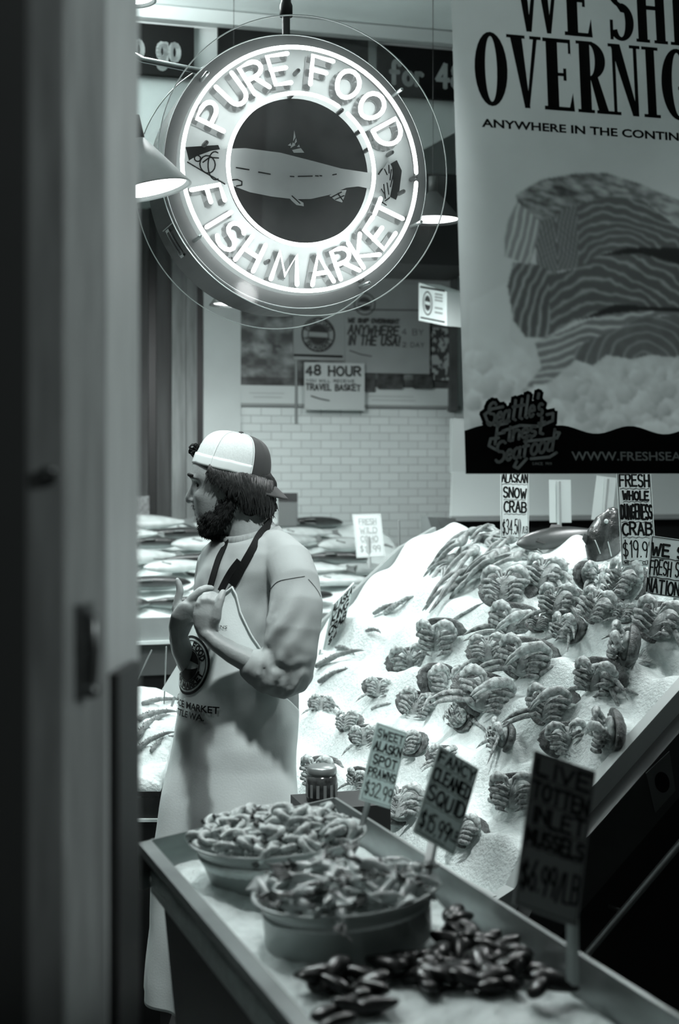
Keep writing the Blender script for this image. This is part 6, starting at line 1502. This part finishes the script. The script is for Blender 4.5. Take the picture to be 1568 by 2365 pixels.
    def span(py):
        if py <= 1565: b = np.interp(py, ey_, phr); return -(b * .9 + 6), b
        t = min(1, (py - 1565) / 60); b = phr[-1] + (128 - phr[-1]) * t; return -(phr[-1] * .9 + 6) - (118 - phr[-1]) * t, b
    vs = []; fs = []
    def ap(phi, py, off=0.0):
        t = max(0, (py - 1620) / 600); p = body(phi, py); fold = .012 * min(1, t * 1.6) * math.sin(R(phi) * 7 + .8 + .8 * noise.noise(Vector((phi * .02, py * .004, 0)))) + .022 * min(1, t * 3) * math.exp(-((phi + 12) / 16) ** 2) - .020 * min(1, t * 3) * math.exp(-((phi - 12) / 9) ** 2)
        fold += .004 * noise.noise(Vector((p.x * 12, p.y * 12, p.z * 8))) + .006 * math.exp(-((py - 1640) / 70) ** 2) * noise.noise(Vector((phi * .06, py * .02, 3)))
        return body(phi, py, .010 + fold + off)
    def dip(ph, py, b): return max(0, 1 - (py - 1346) / 190) * 70 * min(1, (b - ph) / 26)
    for py in rows:
        a, b = span(py)
        for i in range(nc + 1): ph = a + (b - a) * i / nc; vs.append(ap(ph, py + dip(ph, py, b)))
    for j in range(len(rows) - 1):
        for i in range(nc): k = j * (nc + 1) + i; fs.append((k, k + 1, k + nc + 2, k + nc + 1))
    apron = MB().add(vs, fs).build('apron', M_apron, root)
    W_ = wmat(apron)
    def apron_tone(co):  # slightly mottled cloth with a darker ragged patch at the lower left
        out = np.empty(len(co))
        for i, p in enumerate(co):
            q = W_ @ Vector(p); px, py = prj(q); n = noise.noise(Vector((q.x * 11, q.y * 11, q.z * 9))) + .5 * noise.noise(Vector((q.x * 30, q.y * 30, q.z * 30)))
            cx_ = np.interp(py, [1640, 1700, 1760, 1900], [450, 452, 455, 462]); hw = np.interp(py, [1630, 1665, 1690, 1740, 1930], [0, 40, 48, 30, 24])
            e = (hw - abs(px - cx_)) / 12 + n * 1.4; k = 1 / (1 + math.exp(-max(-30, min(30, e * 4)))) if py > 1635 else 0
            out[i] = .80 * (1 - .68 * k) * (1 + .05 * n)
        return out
    paint_attr(apron, apron_tone)
    md = apron.modifiers.new('t', 'SOLIDIFY'); md.thickness = .0022; md.offset = 1
    hem = [ap(span(y)[1], y, .003) for y in np.linspace(1346, 1566, 30)]; MB().tube(hem, .0028, 6).build('hem', mat('apron_hem', .62, .6), apron)
    top = [ap(k, 1346 + dip(k, 1346, span(1346)[1]), .003) for k in np.linspace(*span(1346), 20)]; MB().tube(top, .003, 6).build('hem', mat('apron_hem', .62, .6), apron)
    # print on the apron: round mark, two lines, small line on the bib
    pc = phi_at(446, 1527, -34, 60); rad_ = lambda py: lv(py)[1] * .45 + lv(py)[2] * .55
    fA = lambda x, y, l_: ap(pc + math.degrees(x / rad_(1527)), 1527 - y / K, .0030 + l_)
    def mark():
        s = 67 * K; mb = MB(); rr = lambda q, n=60: [(q * math.cos(2 * PI * i / n), q * math.sin(2 * PI * i / n)) for i in range(n + 1)]
        mb.ribbon(rr(s * .955), s * .09, fA, 0, cap=False); mb.ribbon(rr(s * .83), s * .035, fA, 0, cap=False); mb.ribbon(rr(s * .56), s * .035, fA, 0, cap=False)
        def fill(lo, hi):
            n = 20
            for j in range(8):
                for i in range(n):
                    def q(u, v):
                        x = -.52 + 1.04 * u; m_ = math.sqrt(max(0, .53 ** 2 - x * x)); a, b = lo(x, m_), hi(x, m_); return fA(s * x, s * (a + (b - a) * v), 0)
                    mb.add([q(i / n, j / 8), q((i + 1) / n, j / 8), q((i + 1) / n, (j + 1) / 8), q(i / n, (j + 1) / 8)], [(0, 1, 2, 3)])
        fill(lambda x, m_: min(m_, .10 + .06 * math.cos(x * 4)), lambda x, m_: m_); fill(lambda x, m_: -m_, lambda x, m_: max(-m_, -.12 * math.cos(x * 3) - .02))
        for pl in ring_text('PUREFOOD', [152, 136, 120, 104, 76, 59, 42, 25], s * .61, s * .18, s * .22, False) + ring_text('FISHMARKET', [200, 212, 222, 234, 262, 280, 296, 311, 325, 339], s * .61, s * .18, s * .22, True): mb.ribbon(pl, s * .062, fA, 0)
        mb.build('apron_logo', mat('print_ink', .02, .6), apron, smooth=False); mb = MB()
        for t, px0, px1, py in (('PIKE PLACE MARKET', 352, 511, 1624), ('SEATTLE WA.', 392, 478, 1644)):
            ka = phi_at(px1, py, -30, 80); kk = phi_at(430, py, -34, 60); per = (ka - kk) / (px1 - 430); k0 = ka - per * (px1 - px0) * 1.0
            hh = 16 if 'PIKE' in t else 15
            fT = lambda x, y, l_: ap(x, y, .0030 + l_)
            vs_, fs_, a, b, c_, d_ = font_poly(t, .022)
            mb.add([ap(k0 + (x - a) / (b - a) * (ka - k0), py - (y - c_) / (d_ - c_) * hh + (x - b) / (b - a) * -2, .003) for x, y in vs_], fs_)
        vs_, fs_, a, b, c_, d_ = font_poly('SIENS', .0); k0, ka = phi_at(500, 1433, 0, 80), phi_at(530, 1433, 0, 80)
        mb.add([ap(k0 + (x - a) / (b - a) * (ka - k0), 1437 - (y - c_) / (d_ - c_) * 7, .003) for x, y in vs_], fs_)
        mb.build('apron_lettering', mat('print_ink', .02, .6), apron, smooth=False)
    mark()
    # neck straps
    from mathutils.bvhtree import BVHTree
    bvh = BVHTree.FromPolygons([wmat(shirt) @ v.co for v in shirt.data.vertices], [tuple(p.vertices) for p in shirt.data.polygons])
    def strap(pts, wd, nm='neck_strap'):
        q = []
        for p in pts:
            if len(p) == 3: q.append(M(*p)); continue
            o = Vector((0, 0, EYE)); d = (M(p[0], p[1]) - o).normalized(); h, nn, _, _ = bvh.ray_cast(o, d)
            q.append(h + nn * .005 if h is not None else front(p[0], p[1], .012))
        c = [Vector(x) for x in catmull([tuple(p) for p in q], 30)]
        # lay flat: broad side along the surface
        mb = MB(); mid = M(575, 1330); n = len(c); vs = []
        for i in range(n):
            t = (c[min(i + 1, n - 1)] - c[max(i - 1, 0)]).normalized(); o = (c[i] - Vector((mid.x, mid.y, c[i].z))); o = (o - t * o.dot(t)).normalized(); s = t.cross(o)
            for a, b in ((-1, -1), (1, -1), (1, 1), (-1, 1)): vs.append(c[i] + s * a * wd / 2 + o * b * .0012)
        fs = [(i * 4 + k, i * 4 + (k + 1) % 4, (i + 1) * 4 + (k + 1) % 4, (i + 1) * 4 + k) for i in range(n - 1) for k in range(4)] + [(3, 2, 1, 0), (n * 4 - 4, n * 4 - 3, n * 4 - 2, n * 4 - 1)]
        ob = mb.add(vs, fs).build(nm, M_strap, apron, smooth=False); fix_normals(ob)
    strap([(628, 1200, -.005), (619, 1214, -.052), (604, 1238), (588, 1265), (570, 1296), (552, 1328), (538, 1352)], .021)
    strap([(524, 1246, -.045), (518, 1262, -.06), (508, 1290), (497, 1325), (486, 1364)], .020)
    strap([(556, 1296), (540, 1316), (526, 1338), (512, 1366)], .017)
    strap([(628, 1200, -.005), (614, 1204, .05), (575, 1218, .066), (540, 1232, .045), (524, 1246, -.045)], .021, 'neck_strap')
    def onshirt(px, py, o=.001):
        e = Vector((0, 0, EYE)); d = (M(px, py) - e).normalized(); h, nn, _, _ = bvh.ray_cast(e, d); return h + nn * o if h is not None else front(px, py, .01)
    mb = MB()
    for pl in (((622, 1366), (632, 1352), (645, 1342), (672, 1336), (703, 1331)), ((712, 1338), (724, 1352), (734, 1366), (740, 1378))):
        mb.tube([onshirt(x, y) for x, y in catmull(pl, 26)], .0008, 6)
    mb.build('sleeve_seam', mat('seam_thread', .16, .8), shirt)
    # ---- trousers and boots
    for s in (-1, 1):
        hip = c0 + l * s * .09; MB().tube([hip + Z * .80, hip + Z * .50 + f * .015, hip + Z * .30, hip + Z * .13], [.080, .078, .074, .070], 20, rnd=False).build('trouser_leg', mat('trousers', .03, .8), root)
        MB().tube([hip + Z * .055 - f * .06, hip + Z * .058 + f * .05, hip + Z * .050 + f * .15, hip + Z * .046 + f * .19], [.052, .054, .05, .036], 16, [.052, .052, .046, .038]).tube([hip + Z * .05, hip + Z * .20], [.06, .064], 16).build('boot', mat('boot_rubber', .02, .35), root)
man()
